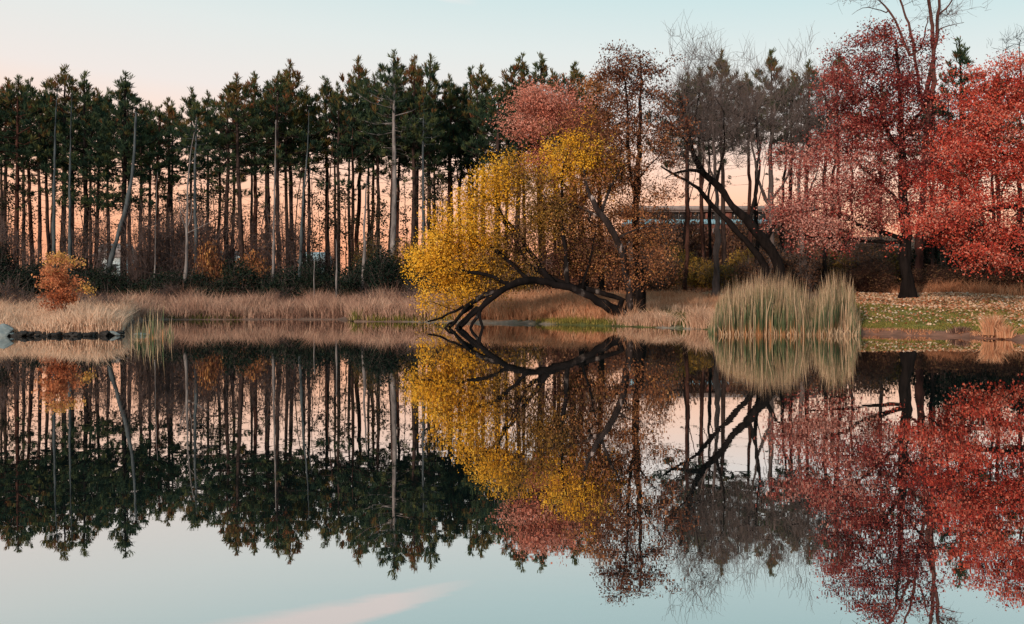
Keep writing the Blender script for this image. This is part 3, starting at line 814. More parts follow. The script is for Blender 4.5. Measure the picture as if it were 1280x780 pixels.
for d_, step, off in ((61.5, 29, 0), (65, 33, 12)):
    px = -18 + off
    while px < 545:
        nb = [a for a in [(72, 'the orange bush'), (128, 'the leaning blue-grey trunk'), (230, 'the pale forked snag'), (340, 'the pale straight trunk'), (420, 'the taller white stake'), (491, 'the white-barked pine'), (560, 'the yellow tree')] if a[0] > px][0]
        big = 1.16 if px < 60 or 430 < px < 500 else .92
        row = 'front' if d_ < 63 else 'rear'
        if px >= 0:
            k = sum(1 for a in seen if a == (row, nb[1])); seen.append((row, nb[1]))
            lab = ordn[k] + ' ' + ('low' if sn % 3 == 1 else 'upright' if sn % 3 == 2 else 'rounded') + f' dark evergreen shrub of the {row} row, counting rightwards towards {nb[1]}'
            shrub('evergreen_shrub', lab, px, d_ + gs.uniform(-.8, .8), EV[sn % 3], (big * gs.uniform(.85, 1.15), 1, big * gs.uniform(.62, 1.12)), 'dark shrubs under the pines')
        else:
            shrub('evergreen_shrub', ('front-row' if d_ < 63 else 'rear-row') + ' dark evergreen shrub cut by the left picture edge', px, d_, EV[sn % 3], (big, 1, big), 'dark shrubs under the pines')
        sn += 1
        px += step * gs.uniform(.85, 1.15)
# reddish bare thicket and orange-brown bushes among them
TH = [shrub_geo(5, 1.6, 4.2, 170, .11, 'brush', .45, 'thicket', 8, 4), shrub_geo(6, 1.3, 3.5, 160, .11, 'brush', .5, 'thicket', 8, 5)]
for i, (px, d_, s_, lab) in enumerate([(182, 63, 1.15, 'reddish-grey bare thicket right of the leaning blue-grey trunk'), (205, 65, 1.3, 'tall grey-brown bare thicket left of the pale forked snag'), (222, 64, 1.0, 'twiggy thicket around the foot of the pale forked snag'),
        (250, 66, 1.35, 'reddish bare thicket right of the pale forked snag'), (275, 68, 1.2, 'grey bare thicket in front of the cream house'), (320, 66, 1.05, 'brown bare thicket left of the pale straight trunk'), (358, 65, 1.2, 'brown bare thicket right of the pale straight trunk'), (22, 66, 1.1, 'grey bare thicket near the left picture edge'), (108, 66, 1.1, 'grey bare thicket right of the orange bush'), (405, 68, .8, 'small brown thicket left of the taller white stake')]):
    shrub('bare_thicket', lab, px, d_, TH[i % 2], (s_ * 1.15, 1, s_ * 1.2), 'bare thickets under the pines')
RU = shrub_geo(8, 1.6, 1.4, 110, .13, 'rust', .55, 'redtwig', 4, 26)
for px, d_, h_, lab in [(262, 63, 3.4, 'rust-leaved branch spray above the thicket right of the forked snag'), (316, 64, 2.9, 'orange-brown leafy bush left of the pale straight trunk')]:
    r = shrub('rust_bush', lab, px, d_, RU, (1, .8, .9))
    r.location.z += 0
    r.scale.z = h_ / 1.6
OLV = shrub_geo(9, 1.5, 3.6, 150, .14, 'tawny', .22, 'twig', 3, 26)
for px, d_, s_, lab in [(466, 66, 1.05, 'olive-brown bush left of the white-barked pine'), (506, 66, 1.0, 'olive-brown bush right of the white-barked pine')]:
    shrub('olive_bush', lab, px, d_, OLV, (s_, 1, s_))

# ------------------------------------------------------------------ the big trees
# fallen willow whose trunk arches over the bank and dips into the pond
D = 45
make_tree('arching_tree', 'fallen arching tree with golden leaves, its limbs dipping into the pond', 'tree', Pt(780, 392, D), [
    ([(781, 396, 0), (768, 388, 0), (745, 377, -.2), (720, 365, -.3), (695, 355, -.5), (668, 350, -.8), (645, 353, -1.2), (622, 363, -1.8), (603, 380, -2.3), (590, 393, -2.8), (575, 409, -3.6)], .215, .085),
    ([(778, 377, .3), (762, 369, .3), (740, 362, .2), (715, 359, 0), (695, 351, -.1), (672, 338, -.1), (650, 315, 0), (632, 280, 0), (618, 240, 0)], .14, .05),
    ([(612, 372, -2.0), (600, 387, -2.6), (602, 400, -3.2), (604, 411, -3.4)], .10, .06), ([(618, 366, -1.8), (598, 374, -2.0), (580, 388, -2.6), (562, 409, -3.6)], .11, .06),
    ([(626, 361, -1.8), (604, 366, -1.9), (580, 378, -2.2), (556, 395, -2.6), (535, 402, -3.4)], .09, .04), ([(598, 386, -2.4), (585, 397, -3), (570, 411, -3.8)], .10, .06), ([(590, 384, -2.2), (572, 397, -3), (556, 411, -3.8)], .10, .05), ([(604, 383, -2.4), (597, 396, -3), (588, 411, -3.6)], .10, .06),
    ([(690, 354, -.5), (665, 325, .2), (640, 285, .4), (610, 250, .4), (590, 235, .5)], .13, .04), ([(660, 350, -.9), (630, 325, -.6), (590, 300, -.4), (550, 292, -.4), (530, 300, -.4)], .12, .03), ([(640, 354, -1.2), (605, 340, -1.2), (560, 335, -1.2), (525, 340, -1.2)], .10, .03),
    ([(710, 359, -.4), (705, 320, .2), (700, 270, .5), (705, 215, .6), (712, 185, .6)], .12, .04), ([(730, 362, -.2), (740, 325, -.2), (745, 290, 0)], .08, .03)],
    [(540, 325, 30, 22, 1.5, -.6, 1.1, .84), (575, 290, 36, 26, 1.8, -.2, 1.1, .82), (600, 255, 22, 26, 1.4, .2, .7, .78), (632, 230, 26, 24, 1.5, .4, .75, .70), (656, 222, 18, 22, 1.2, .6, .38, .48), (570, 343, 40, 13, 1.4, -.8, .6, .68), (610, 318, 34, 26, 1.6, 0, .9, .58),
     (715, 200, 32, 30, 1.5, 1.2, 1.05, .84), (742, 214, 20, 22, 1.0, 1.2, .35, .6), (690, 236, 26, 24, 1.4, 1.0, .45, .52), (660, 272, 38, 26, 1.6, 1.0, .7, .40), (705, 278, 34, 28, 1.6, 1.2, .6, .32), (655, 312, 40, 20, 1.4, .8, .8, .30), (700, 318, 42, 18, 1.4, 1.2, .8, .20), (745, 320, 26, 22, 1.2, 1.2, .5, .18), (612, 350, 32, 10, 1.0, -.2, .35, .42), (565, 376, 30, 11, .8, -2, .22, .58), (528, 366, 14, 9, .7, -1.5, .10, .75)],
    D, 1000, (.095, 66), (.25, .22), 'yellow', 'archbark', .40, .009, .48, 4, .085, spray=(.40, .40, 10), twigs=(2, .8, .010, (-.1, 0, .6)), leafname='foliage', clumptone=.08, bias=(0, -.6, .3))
# peeling leaning trunk with rusty leaves
make_tree('leaning_rust_tree', 'tree leaning left with peeling pale bark low down and rust-brown leaves', 'tree', Pt(784, 395, D + .6), [
    ([(785, 395, .6), (787, 375, .5), (784, 350, .2), (780, 325, 0), (770, 295, -.3), (757, 272, -.5), (745, 252, -.5), (733, 225, -.2), (727, 190, .6)], .23, .045),
    ([(772, 300, -.3), (782, 292, -.2), (800, 285, 0), (815, 282, .2)], .06, .02), ([(752, 265, -.5), (765, 240, -.2), (775, 215, .4), (778, 180, .8)], .09, .03), ([(757, 272, -.5), (738, 262, -.2), (715, 252, .2), (695, 250, .4)], .08, .03)],
    [(745, 190, 42, 50, 2.0, 1.6, 1.2, .38), (770, 240, 46, 40, 1.8, 1.6, .9, .46), (795, 292, 34, 26, 1.6, 1.4, .55, .45), (730, 270, 46, 34, 1.6, 1.6, 1, .62), (750, 320, 38, 22, 1.4, 1.4, .7, .40), (812, 335, 34, 14, 1.2, -.2, .22, .40)],
    D, 500, (.10, 52), (.28, .19), 'rust', 'patchbark', .5, .011, .5, 5, .16, twigs=(2, .6, .009, (0, 0, .3)))
# dark straight slim tree beside it
make_tree('dark_slender_tree', 'tall slender dark-trunked tree with sparse maroon leaves at its top', 'tree', Pt(799, 393, D + 2.5), [
    ([(800, 393, 2.5), (798, 360, 2.5), (796, 300, 2.5), (795, 240, 2.5), (796, 195, 2.5), (800, 150, 2.5), (800, 100, 2.5), (798, 70, 2.5)], .27, .03),
    ([(795, 235, 2.5), (789, 200, 2.4), (786, 150, 2.4), (782, 105, 2.4), (776, 75, 2.4)], .10, .03), ([(796, 225, 2.5), (815, 205, 2.2), (835, 185, 2)], .06, .02), ([(798, 180, 2.5), (815, 160, 2.6), (828, 135, 2.8)], .05, .02), ([(797, 200, 2.5), (775, 175, 2.6), (760, 150, 2.8)], .05, .02)],
    [(778, 88, 26, 28, 1.4, 2.5, 1, .38), (808, 100, 30, 30, 1.5, 2.5, 1, .42), (775, 135, 34, 36, 1.6, 2.5, .75, .45), (818, 150, 32, 36, 1.6, 2.5, .8, .48), (835, 185, 30, 26, 1.4, 2.2, .4, .55), (790, 195, 36, 36, 1.6, 2.6, .5, .6), (830, 245, 30, 30, 1.5, 2.2, .3, .75)],
    D, 340, (.11, 38), (.24, .17), 'maroon', 'darkbark', .42, .010, .5, 6, .2, spray=(.4, .22, 7), twigs=(2, .5, .008, (0, 0, .3)))
# salmon and rust trees behind the yellow crown
make_tree('salmon_tree', 'salmon-pink leaved tree behind the golden crown, in front of dark pines', 'tree', base_on(731, 55), [
    ([(731, ypx(731, 55), 0), (731, 340, 0), (728, 290, 0), (720, 240, 0), (705, 195, 0), (695, 150, 0)], .32, .07), ([(722, 245, 0), (700, 225, 0), (672, 200, 0), (660, 180, 0)], .11, .03), ([(725, 265, 0), (745, 220, 0), (755, 170, 0)], .12, .03)],
    [(685, 128, 34, 18, 1.8, 0, 1, .75), (663, 150, 26, 16, 1.5, 0, .7, .8), (705, 150, 36, 30, 2, 0, 1.1, .55), (675, 185, 28, 28, 1.6, .3, .8, .6), (730, 175, 30, 34, 2, 0, .9, .36), (690, 220, 30, 20, 1.5, 0, .4, .55)],
    55, 330, (.12, 70), (.32, .22), 'salmon', 'darkbark', .55, .012, .5, 8, .13)
make_tree('rust_conical_tree', 'rust-brown conical tree between the salmon tree and the slender dark tree', 'tree', base_on(752, 58), [
    ([(752, ypx(752, 58), 0), (752, 300, 0), (751, 200, 0), (748, 100, 0)], .22, .03)],
    [(748, 105, 12, 24, 1, 0, .5, .52), (748, 145, 26, 36, 1.8, 0, 1, .42), (755, 200, 32, 40, 2, 0, 1, .35)], 58, 200, (.12, 60), (.30, .22), 'rust', 'darkbark', .5, .011, .5, 9, .15)

# bare twiggy trees on the hill side
DB = 52
make_tree('leaning_bare_tree', 'dark bare tree with two big trunks leaning left above the cattails', 'tree', base_on(980, DB), [
    ([(984, ypx(984, DB), 0), (974, 330, 0), (958, 300, 0), (938, 278, 0), (915, 255, 0), (895, 232, 0), (878, 215, 0), (868, 190, 0), (860, 160, 0), (850, 120, 0)], .34, .05),
    ([(972, ypx(972, DB) , -.6), (955, 330, -.6), (930, 300, -.6), (905, 272, -.6), (885, 248, -.6), (868, 228, -.7), (848, 218, -.9), (826, 208, -1)], .24, .05),
    ([(880, 218, 0), (862, 212, .2), (845, 215, .3), (832, 222, .4)], .12, .03), ([(958, 300, 0), (972, 272, .3), (990, 262, .4), (1010, 255, .5)], .12, .04), ([(938, 278, 0), (948, 240, .3), (950, 200, .4), (945, 150, .4)], .10, .03), ([(895, 232, 0), (905, 190, .3), (905, 140, .4)], .10, .03), ([(868, 190, 0), (845, 165, .2), (830, 135, .2)], .08, .03), ([(862, 170, 0), (875, 130, .2), (878, 100, .2)], .07, .02)],
    [(868, 130, 36, 50, 2.0, 0, 1.3, .5), (905, 140, 36, 55, 2.2, .3, 1.3, .5), (850, 175, 28, 40, 1.8, 0, .8, .5), (940, 165, 26, 45, 1.8, .4, .8, .5), (865, 75, 14, 22, .8, 0, .2, .5), (840, 215, 20, 22, 1.2, -.6, .4, .5)],
    DB, 330, None, None, None, 'darkbark', .42, .010, .46, 12, twigs=(8, 1.4, .009, (0, 0, .8)), thick=.045, spray=(.7, .7, 6), twm='twig')
for i, (px, d_, limbs, blobs, lab) in enumerate([
    (965, 60, [([(967, 0, 0), (966, 300, 0), (965, 250, 0), (966, 200, 0), (968, 130, 0)], .26, .05), ([(965, 262, 0), (945, 235, 0), (940, 190, 0), (935, 140, 0)], .11, .03), ([(966, 250, 0), (985, 220, 0), (995, 180, 0), (1000, 140, 0)], .10, .03)],
        [(960, 130, 36, 48, 2.4, 0, 1, .5), (1000, 145, 30, 48, 2.2, 0, 1, .5), (935, 150, 24, 40, 2, 0, .6, .5)], 'grey bare tree with upright forked trunk right of the leaning bare tree'),
    (1008, 58, [([(1008, 0, 0), (1006, 300, 0), (1000, 250, 0), (1002, 200, 0), (1010, 140, 0)], .18, .04), ([(1001, 255, 0), (1018, 225, 0), (1025, 190, 0)], .08, .02)],
        [(1010, 140, 28, 50, 2.0, 0, 1, .5), (1025, 190, 22, 30, 1.5, 0, .5, .5)], 'slim bare tree close to the crimson oak'),
    (893, 62, [([(894, 0, 0), (893, 290, 0), (893, 220, 0), (890, 150, 0)], .24, .05), ([(893, 225, 0), (878, 190, 0), (872, 150, 0)], .08, .02)],
        [(885, 130, 30, 50, 2.2, 0, 1, .5), (905, 165, 26, 34, 2, 0, .7, .5)], 'grey upright bare tree behind the leaning trunks')]):
    limbs[0] = ([(px, ypx(px, d_), 0)] + limbs[0][0][1:], limbs[0][1], limbs[0][2])
    make_tree('bare_tree', lab, 'tree', None, limbs, blobs, d_, 170, None, None, None, 'twig', .5, .010, .48, 30 + i, group='bare grey trees on the hillside', spray=(.7, .8, 6), twigs=(8, 1.5, .010, (0, 0, .9)), thick=.045)
for i, (px, d_, kink, lab) in enumerate([(857, 66, 2, 'kinked reddish bare trunk in front of the brick building'), (876, 70, 0, 'thin straight reddish trunk before the brick building'), (886, 72, 1, 'thin dark trunk beside the reddish one before the building'),
        (943, 66, 3, 'thin forked dark trunk right of the leaning trunks'), (980, 68, 1, 'thin upright dark trunk left of the pink oak branches'), (1043, 62, 2, 'slim dark trunk behind the pink oak branches'), (1062, 66, 0, 'thin dark trunk under the crimson oak'), (1030, 57, 1, 'short dark trunk behind the cattails'), (1163, 56, 0, 'thin grey trunk right of the crimson oak trunk'), (1185, 64, 1, 'slim dark trunk in the shade behind the scarlet oak'), (1240, 66, 0, 'slim trunk behind the scarlet oak leaves')]):
    y0 = ypx(px, d_)
    make_tree('slim_tree', lab, 'tree', None, [([(px, y0, 0), (px + kink, 280, 0), (px - kink, 240, 0), (px + kink * 2, 190, 0), (px + 2, 120, 0)], .13 + .02 * kink, .04), ([(px + kink, 260, 0), (px + 12, 225, 0), (px + 15, 195, 0)], .05, .015)],
              [(px + 3, 160, 14, 45, 1.0, 0, 1, .5)], d_, 26, None, None, None, 'redbark' if i in (0, 1) else 'darkbark', .35, .010, .5, 60 + i, group='thin trunks on the hillside', twigs=(5, .9, .010, (0, 0, .7)))
# tall bare multi-stemmed tree over the crimson oak
make_tree('tall_bare_tree', 'tall reddish bare tree with several stems rising above the crimson oak', 'tree', base_on(1150, 58), [
    ([(1150, ypx(1150, 58), 0), (1152, 250, 0), (1155, 150, 0), (1160, 90, 0), (1161, 40, 0), (1160, -20, 0), (1158, -90, 0)], .26, .06),
    ([(1157, 130, 0), (1165, 80, 0), (1171, 30, 0), (1173, -30, 0), (1178, -100, 0)], .15, .04), ([(1155, 140, 0), (1148, 80, 0), (1142, 45, 0), (1128, 10, 0), (1115, -40, 0), (1100, -80, 0)], .11, .03), ([(1138, 70, 0), (1120, 35, 0), (1105, 12, 0), (1088, -10, 0)], .10, .03), ([(1149, 62, 0), (1157, 35, 0), (1160, 20, 0)], .06, .03),
    ([(1170, 40, 0), (1185, 32, 0), (1205, 28, 0)], .05, .015), ([(1172, 20, 0), (1190, 0, 0), (1205, -30, 0)], .06, .02), ([(1108, 16, 0), (1085, 8, 0), (1065, 18, 0)], .04, .012)],
    [(1110, -20, 50, 40, 2.5, 0, 1, .5), (1190, -20, 40, 50, 2.5, 0, 1, .5), (1160, -80, 60, 50, 3, 0, 1, .5), (1190, 25, 26, 22, 1.5, 0, .35, .5), (1080, 12, 26, 20, 1.4, 0, .35, .5)],
    58, 170, None, None, None, 'redtwig', .55, .011, .48, 15, twigs=(4, 1.1, .009, (0, 0, .3)), thick=.04)
make_tree('edge_bare_tree', 'bare twig tops poking over the scarlet oak at the right edge', 'tree', base_on(1278, 62), [([(1278, ypx(1278, 62), 0), (1277, 200, 0), (1276, 100, 0), (1276, 50, 0)], .2, .03)],
    [(1274, 60, 14, 26, 1, 0, 1, .5)], 62, 34, None, None, None, 'darkbark', .3, .010, .5, 16, twigs=(6, .8, .010, (0, 0, .6)))

# the two oaks on the lawn
DO = 48
make_tree('crimson_oak', 'crimson oak on the lawn with pale pink leaves on its low branches', 'tree', base_on(1135, DO), [
    ([(1135, ypx(1135, DO), 0), (1135, 340, 0), (1134, 300, 0), (1132, 260, 0), (1130, 210, 0), (1127, 150, 0), (1122, 90, 0), (1120, 50, 0)], .34, .05), ([(1135, ypx(1135, DO) + 3, 0), (1135, ypx(1135, DO) - 5, 0), (1135, ypx(1135, DO) - 16, 0)], .62, .33),
    ([(1133, 298, 0), (1110, 290, -.3), (1080, 280, -.6), (1045, 262, -.8), (1010, 262, -1)], .13, .03), ([(1133, 302, 0), (1100, 303, -.6), (1060, 300, -1), (1010, 296, -1.4)], .10, .03), ([(1132, 265, 0), (1105, 235, .4), (1075, 205, .6), (1045, 180, .8)], .13, .03),
    ([(1131, 240, 0), (1160, 210, -.3), (1185, 180, -.5)], .12, .03), ([(1130, 200, 0), (1100, 150, .2), (1080, 100, .3)], .11, .03), ([(1128, 170, 0), (1155, 130, .2), (1165, 95, .3)], .10, .03), ([(1133, 290, 0), (1155, 275, -.8), (1175, 265, -1.4)], .10, .03)],
    [(1085, 62, 34, 30, 1.8, .2, .9, .44), (1130, 70, 34, 40, 1.8, .2, .6, .34), (1060, 105, 34, 42, 2.0, .3, 1.1, .46), (1105, 130, 46, 46, 2.6, 0, 1.3, .38), (1142, 128, 30, 44, 2.0, 0, .85, .40), (1055, 165, 38, 42, 2.2, .4, 1.1, .56), (1162, 190, 32, 38, 2.0, 0, .7, .45),
     (1110, 200, 50, 40, 2.6, -.2, 1.1, .46), (1040, 215, 42, 34, 2.2, -.4, .9, .64), (1005, 195, 22, 20, 1.2, -.2, .2, .68), (1005, 260, 36, 30, 1.8, -1, 1.0, .84), (1050, 265, 46, 34, 2.2, -.8, 1.1, .72), (1100, 260, 40, 34, 2.2, -.4, .9, .58), (1160, 250, 36, 40, 2, -.3, .7, .5), (1025, 310, 34, 16, 1.2, -1.2, .22, .78)],
    DO, 940, (.108, 70), (.30, .18), 'crimson', 'darkbark', .50, .012, .48, 17, .20, clumptone=.09)
DR = 41
make_tree('scarlet_oak', 'bright scarlet oak reaching in from the right edge over the lawn', 'tree', base_on(1345, DR), [
    ([(1345, ypx(1345, DR), 0), (1345, 320, 0), (1343, 260, 0), (1340, 190, 0), (1335, 120, 0), (1330, 60, 0)], .42, .06),
    ([(1344, 300, 0), (1310, 285, -.3), (1270, 285, -.6), (1230, 305, -.8), (1205, 325, -1)], .15, .03), ([(1343, 275, 0), (1290, 265, -.5), (1240, 262, -.8), (1190, 275, -1), (1155, 305, -1.2)], .17, .03), ([(1342, 240, 0), (1300, 205, 0), (1255, 185, 0), (1200, 190, 0)], .15, .03),
    ([(1340, 190, 0), (1300, 140, 0), (1260, 110, 0)], .14, .03), ([(1342, 230, 0), (1390, 180, 0), (1430, 140, 0)], .16, .03), ([(1336, 130, 0), (1370, 90, 0)], .12, .03), ([(1344, 290, 0), (1400, 270, 0), (1450, 260, 0)], .15, .03)],
    [(1255, 95, 34, 34, 1.8, 0, 1, .66), (1235, 150, 46, 40, 2.2, 0, 1.4, .64), (1290, 140, 50, 60, 2.6, .3, 1.3, .60), (1200, 215, 42, 40, 2.0, -.4, 1.2, .64), (1250, 220, 50, 44, 2.4, -.2, 1.3, .60), (1170, 280, 34, 30, 1.6, -.8, .9, .72), (1220, 275, 40, 30, 1.8, -.6, .8, .66), (1222, 322, 30, 10, .8, -1, .22, .80), (1265, 305, 26, 26, 1.4, -.6, .5, .74),
     (1300, 230, 50, 60, 2.6, 0, 1, .6), (1400, 170, 80, 100, 3.4, 0, 1.4, .6), (1350, 70, 60, 50, 3, 0, 1, .6)],
    DR, 760, (.10, 78), (.28, .16), 'red', 'darkbark', .45, .012, .48, 18, .19, clumptone=.10)

# small orange tree on the left bank
DS = 36.5
make_tree('orange_bush', 'small bright orange bushy tree standing in pale grass on the left bank', 'small tree', base_on(72, DS), [
    ([(74, ypx(74, DS), 0), (74, 385, 0), (73, 350, 0), (72, 325, 0)], .05, .015), ([(72, ypx(72, DS), 0), (68, 385, .1), (62, 355, .2)], .03, .012), ([(77, ypx(77, DS), 0), (82, 380, -.1), (87, 350, -.2)], .03, .012)],
    [(72, 328, 11, 11, .4, 0, .7, .74), (68, 350, 15, 15, .6, 0, 1.0, .58), (80, 352, 13, 15, .6, 0, .9, .54), (74, 374, 17, 12, .6, 0, 1.1, .36), (93, 328, 6, 6, .2, 0, .12, .85), (108, 359, 4, 3, .1, 0, .06, .9), (56, 378, 7, 7, .3, 0, .15, .42)],
    DS, 190, (.085, 26), (.11, .08), 'orange', 'redtwig', .16, .005, .5, 19, .12, clumptone=.08, spray=(.14, .10, 6))

# brush behind the lawn and on the slope
BR = [shrub_geo(31, 1.6, 2.4, 150, .14, 'brush', .40, 'twig', 4, 26), shrub_geo(32, 2.0, 1.7, 150, .14, 'brush', .5, 'redtwig', 5, 22)]
TW = shrub_geo(33, 1.3, 1.8, 120, .14, 'tawny', .82, 'twig', 3, 26)
TW2 = shrub_geo(34, 1.5, 1.8, 120, .14, 'tawny', .42, 'twig', 3, 24)
for i, (px, d_, v, s_, lab) in enumerate([
    (1000, 58, BR[0], 1.1, 'brown brush right behind the leaning bare tree'), (1045, 60, TW2, 1.3, 'olive-yellow bush behind the right end of the cattails'), (1085, 58, BR[0], 1.0, 'dark brown brush left of the crimson oak trunk'), (1112, 60, TW2, 1.2, 'olive bush just left of the crimson oak trunk'), (1065, 63, BR[0], 1.5, 'tall brown brush under the pink oak branches'),
    (1150, 60, BR[0], 1.2, 'brown brush just right of the crimson oak trunk'), (1085, 55.5, BR[1], .8, 'low brown brush along the lawn edge left of the oak'), (1165, 55.5, BR[1], .7, 'low reddish brush along the lawn edge right of the oak trunk'), (1205, 55, BR[1], .75, 'low reddish brush under the drooping scarlet branch'), (1245, 54.5, BR[1], .8, 'low brown brush along the lawn edge near the right side'), (1285, 54, BR[1], .8, 'low brown brush at the right edge of the lawn'),
    (830, 68, TW, 1.0, 'yellow bush on the slope right of the slender dark tree'), (850, 72, TW, 1.25, 'bigger golden bush on the slope below the building'), (880, 68, TW, .95, 'golden bush beside the thin reddish trunk'), (930, 70, TW, 1.2, 'orange-yellow bush between the leaning trunks'), (905, 66, TW2, .9, 'olive bush at the foot of the grey bare tree'), (950, 62, BR[0], 1.0, 'brown brush under the leaning trunks'),
    (815, 64, BR[0], 1.1, 'brown brush right of the dark slender trunk'), (870, 92, BR[1], 2.4, 'wide brown brush below the brick building'), (820, 88, BR[0], 2.2, 'tall brown brush left of the brick building'), (915, 94, BR[1], 2.3, 'brown brush on the slope under the blue band'), (700, 66, BR[1], 1.2, 'brown brush behind the arch of the fallen tree'), (655, 66, TW2, 1.2, 'olive brush behind the golden leaves'), (610, 66, BR[0], 1.2, 'dark brush behind the golden crown'), (575, 64, BR[0], 1.1, 'dark brush left behind the golden crown'), (760, 66, BR[1], 1.3, 'brown brush behind the leaning rusty tree'), (730, 72, BR[0], 1.3, 'brown brush behind the salmon tree trunk'), (965, 92, BR[0], 2.2, 'brown brush on the hill right of the leaning trunks'), (1030, 82, BR[0], 1.6, 'brown brush on the hill behind the pink oak branches')]):
    shrub('brush_bush', lab, px, d_, v, (s_, 1, s_), 'brush on the slope and lawn edge')
WD = [shrub_geo(41, 1.0, 1.5, 70, .07, 'brush', .55, 'thicket', 7, 7), shrub_geo(42, 1.2, 1.1, 70, .07, 'mauve', .35, 'thicket', 7, 9)]
for i, (px, d_, s_, lab) in enumerate([(18, 45, .95, 'dead weed clump with dry seed heads near the left picture edge'), (118, 47, .8, 'dead brown weed clump right of the orange bush'), (215, 60, .8, 'brown weed clump below the pale forked snag'), (300, 60.5, .7, 'low brown weed clump below the cream house'), (352, 59, .6, 'small weed clump below the pale straight trunk'), (470, 57, .75, 'brown weed clump below the crooked broken trunk'), (520, 55, .8, 'brown weed clump just left of the golden leaves')]):
    shrub('weed_clump', lab, px, d_, WD[i % 2], (s_, 1, s_), 'weed clumps along the cove bank')
for i, (px, d_, s_, k, lab) in enumerate([(1180, 58, 1.5, 0, 'dark evergreen shrub right of the thin grey trunk'), (1205, 60, 1.7, 2, 'tall dark evergreen shrub behind the drooping scarlet branch'), (1232, 58, 1.5, 0, 'dark evergreen shrub under the scarlet oak'), (1262, 59, 1.6, 1, 'wide dark evergreen shrub under the scarlet oak near the edge'), (1292, 58, 1.6, 2, 'dark evergreen shrub cut by the right edge')]):
    shrub('evergreen_shrub', lab, px, d_, EV[k], (s_, 1, s_), 'dark shrubs behind the lawn')

# ------------------------------------------------------------------ grasses, cattails, fallen leaves
def strip(px0, px1, t0, t1, n, gen, dmax=1e9, dpow=1.0):
    px = gen.uniform(px0, px1, n)
    u = (px - 640) / F; s_ = shore(u)
    d_ = s_ + t0 + (t1 - t0) * gen.uniform(0, 1, n) ** dpow
    x = u * d_
    return np.stack([x, d_, zg(x, d_) - .02], 1), px
def patchy(P_, sc, gen):
    return .5 + .5 * np.sin(P_[:, 0] * sc + 2 * np.sin(P_[:, 1] * sc * .7 + 1)) * np.sin(P_[:, 1] * sc * 1.3 + P_[:, 0] * .4)
gg = np.random.default_rng(41)
def grass(name, mat_, spec, kind='stuff'):
    g = Geo()
    for px0, px1, t0, t1, n, h_, wd_, tone, lean in spec:
        n = int(n * 1.5); nc = max(8, n // 38)
        Cc, _ = strip(px0, px1, t0, t1, nc, gg)
        ch = gg.uniform(.5, 1.2, nc) * (.55 + .70 * patchy(Cc, 1.3, gg)); ct = tone + gg.normal(size=nc) * .14
        w_ = gg.integers(0, nc, n); off = gg.normal(size=(n, 2)) * .20
        B = Cc[w_].copy(); B[:, :2] += off
        ok = ground_t(B[:, 0], B[:, 1]) > t0 * .5
        B, w_, off = B[ok], w_[ok], off[ok]; n = len(B)
        B[:, 2] = zg(B[:, 0], B[:, 1]) - .02
        g.blades(B, h_ * ch[w_] * gg.uniform(.45, 1.1, n), wd_ * .62, lean * gg.uniform(.5, 1.6, n), ct[w_] + gg.normal(size=n) * .12, 2, dirbias=off * .9)
    ob = link(name, g.mesh(name, M[mat_])); tag(ob, kind=kind)
    return ob
a = grass('pale_bank_grass', 'dry', [(-60, 154, .15, 7, 24000, .78, .035, .76, .28), (-60, 158, 5.5, 16, 18000, .85, .04, .50, .3), (150, 169, .1, 14, 3600, .75, .035, .6, .3)])
tag(a, 'pale straw-coloured grass on the left bank around the orange bush', 'grass')
a = grass('cove_grass', 'mauve', [(20, 560, 16, 27, 9000, 1.0, .045, .45, .3), (160, 560, .25, 8.5, 34000, 1.05, .04, .62, .28), (160, 440, .1, .8, 2500, .6, .04, .3, .4), (160, 560, 4, 9, 1300, 1.55, .035, .12, .15), (90, 170, 12, 17, 500, 1.3, .035, .12, .2)])
tag(a, 'pinkish brown dry grass along the back of the left cove', 'grass')
a = grass('cove_edge_grass', 'greengrass', [(435, 560, .1, 1.6, 3500, .42, .04, .62, .35), (180, 300, .1, .6, 1200, .35, .04, .3, .4)])
tag(a, 'yellow-green low grass at the water edge of the cove', 'grass')
a = grass('russet_bank_grass', 'rustgrass', [(560, 790, .9, 14, 30000, .85, .04, .62, .25), (560, 700, .8, 4, 6000, .8, .04, .7, .25), (790, 905, 9.5, 20, 9000, .55, .04, .66, .2), (720, 1000, 20, 34, 7000, .35, .05, .35, .3)])
tag(a, 'russet dry grass on the bank behind the arching trunk', 'grass')
a = grass('green_bank_grass', 'greengrass', [(672, 775, .2, 3.5, 7000, .34, .035, .74, .35), (790, 900, .5, 9, 9000, .22, .035, .35, .35), (1060, 1330, 1.0, 9, 26000, .10, .04, .72, .5), (1060, 1330, 9, 19, 12000, .09, .045, .80, .5)])
tag(a, 'green lawn grass on the right bank under the oaks', 'grass')
a = grass('tan_tussock_grass', 'dry', [(775, 838, .2, 2.4, 2600, .55, .035, .5, .4), (866, 896, .1, 2.0, 1300, .85, .03, .5, .35), (795, 900, 8, 16, 5000, .5, .04, .5, .25)])
tag(a, 'tan tussock grass at the foot of the leaning trees', 'grass')
a = grass('red_verge_grass', 'rustgrass', [(1090, 1330, 19, 22, 3500, .8, .04, .35, .35), (1070, 1330, .15, 1.0, 900, .12, .05, .45, .6)])
tag(a, 'reddish dry grass along the far edge of the lawn', 'grass')

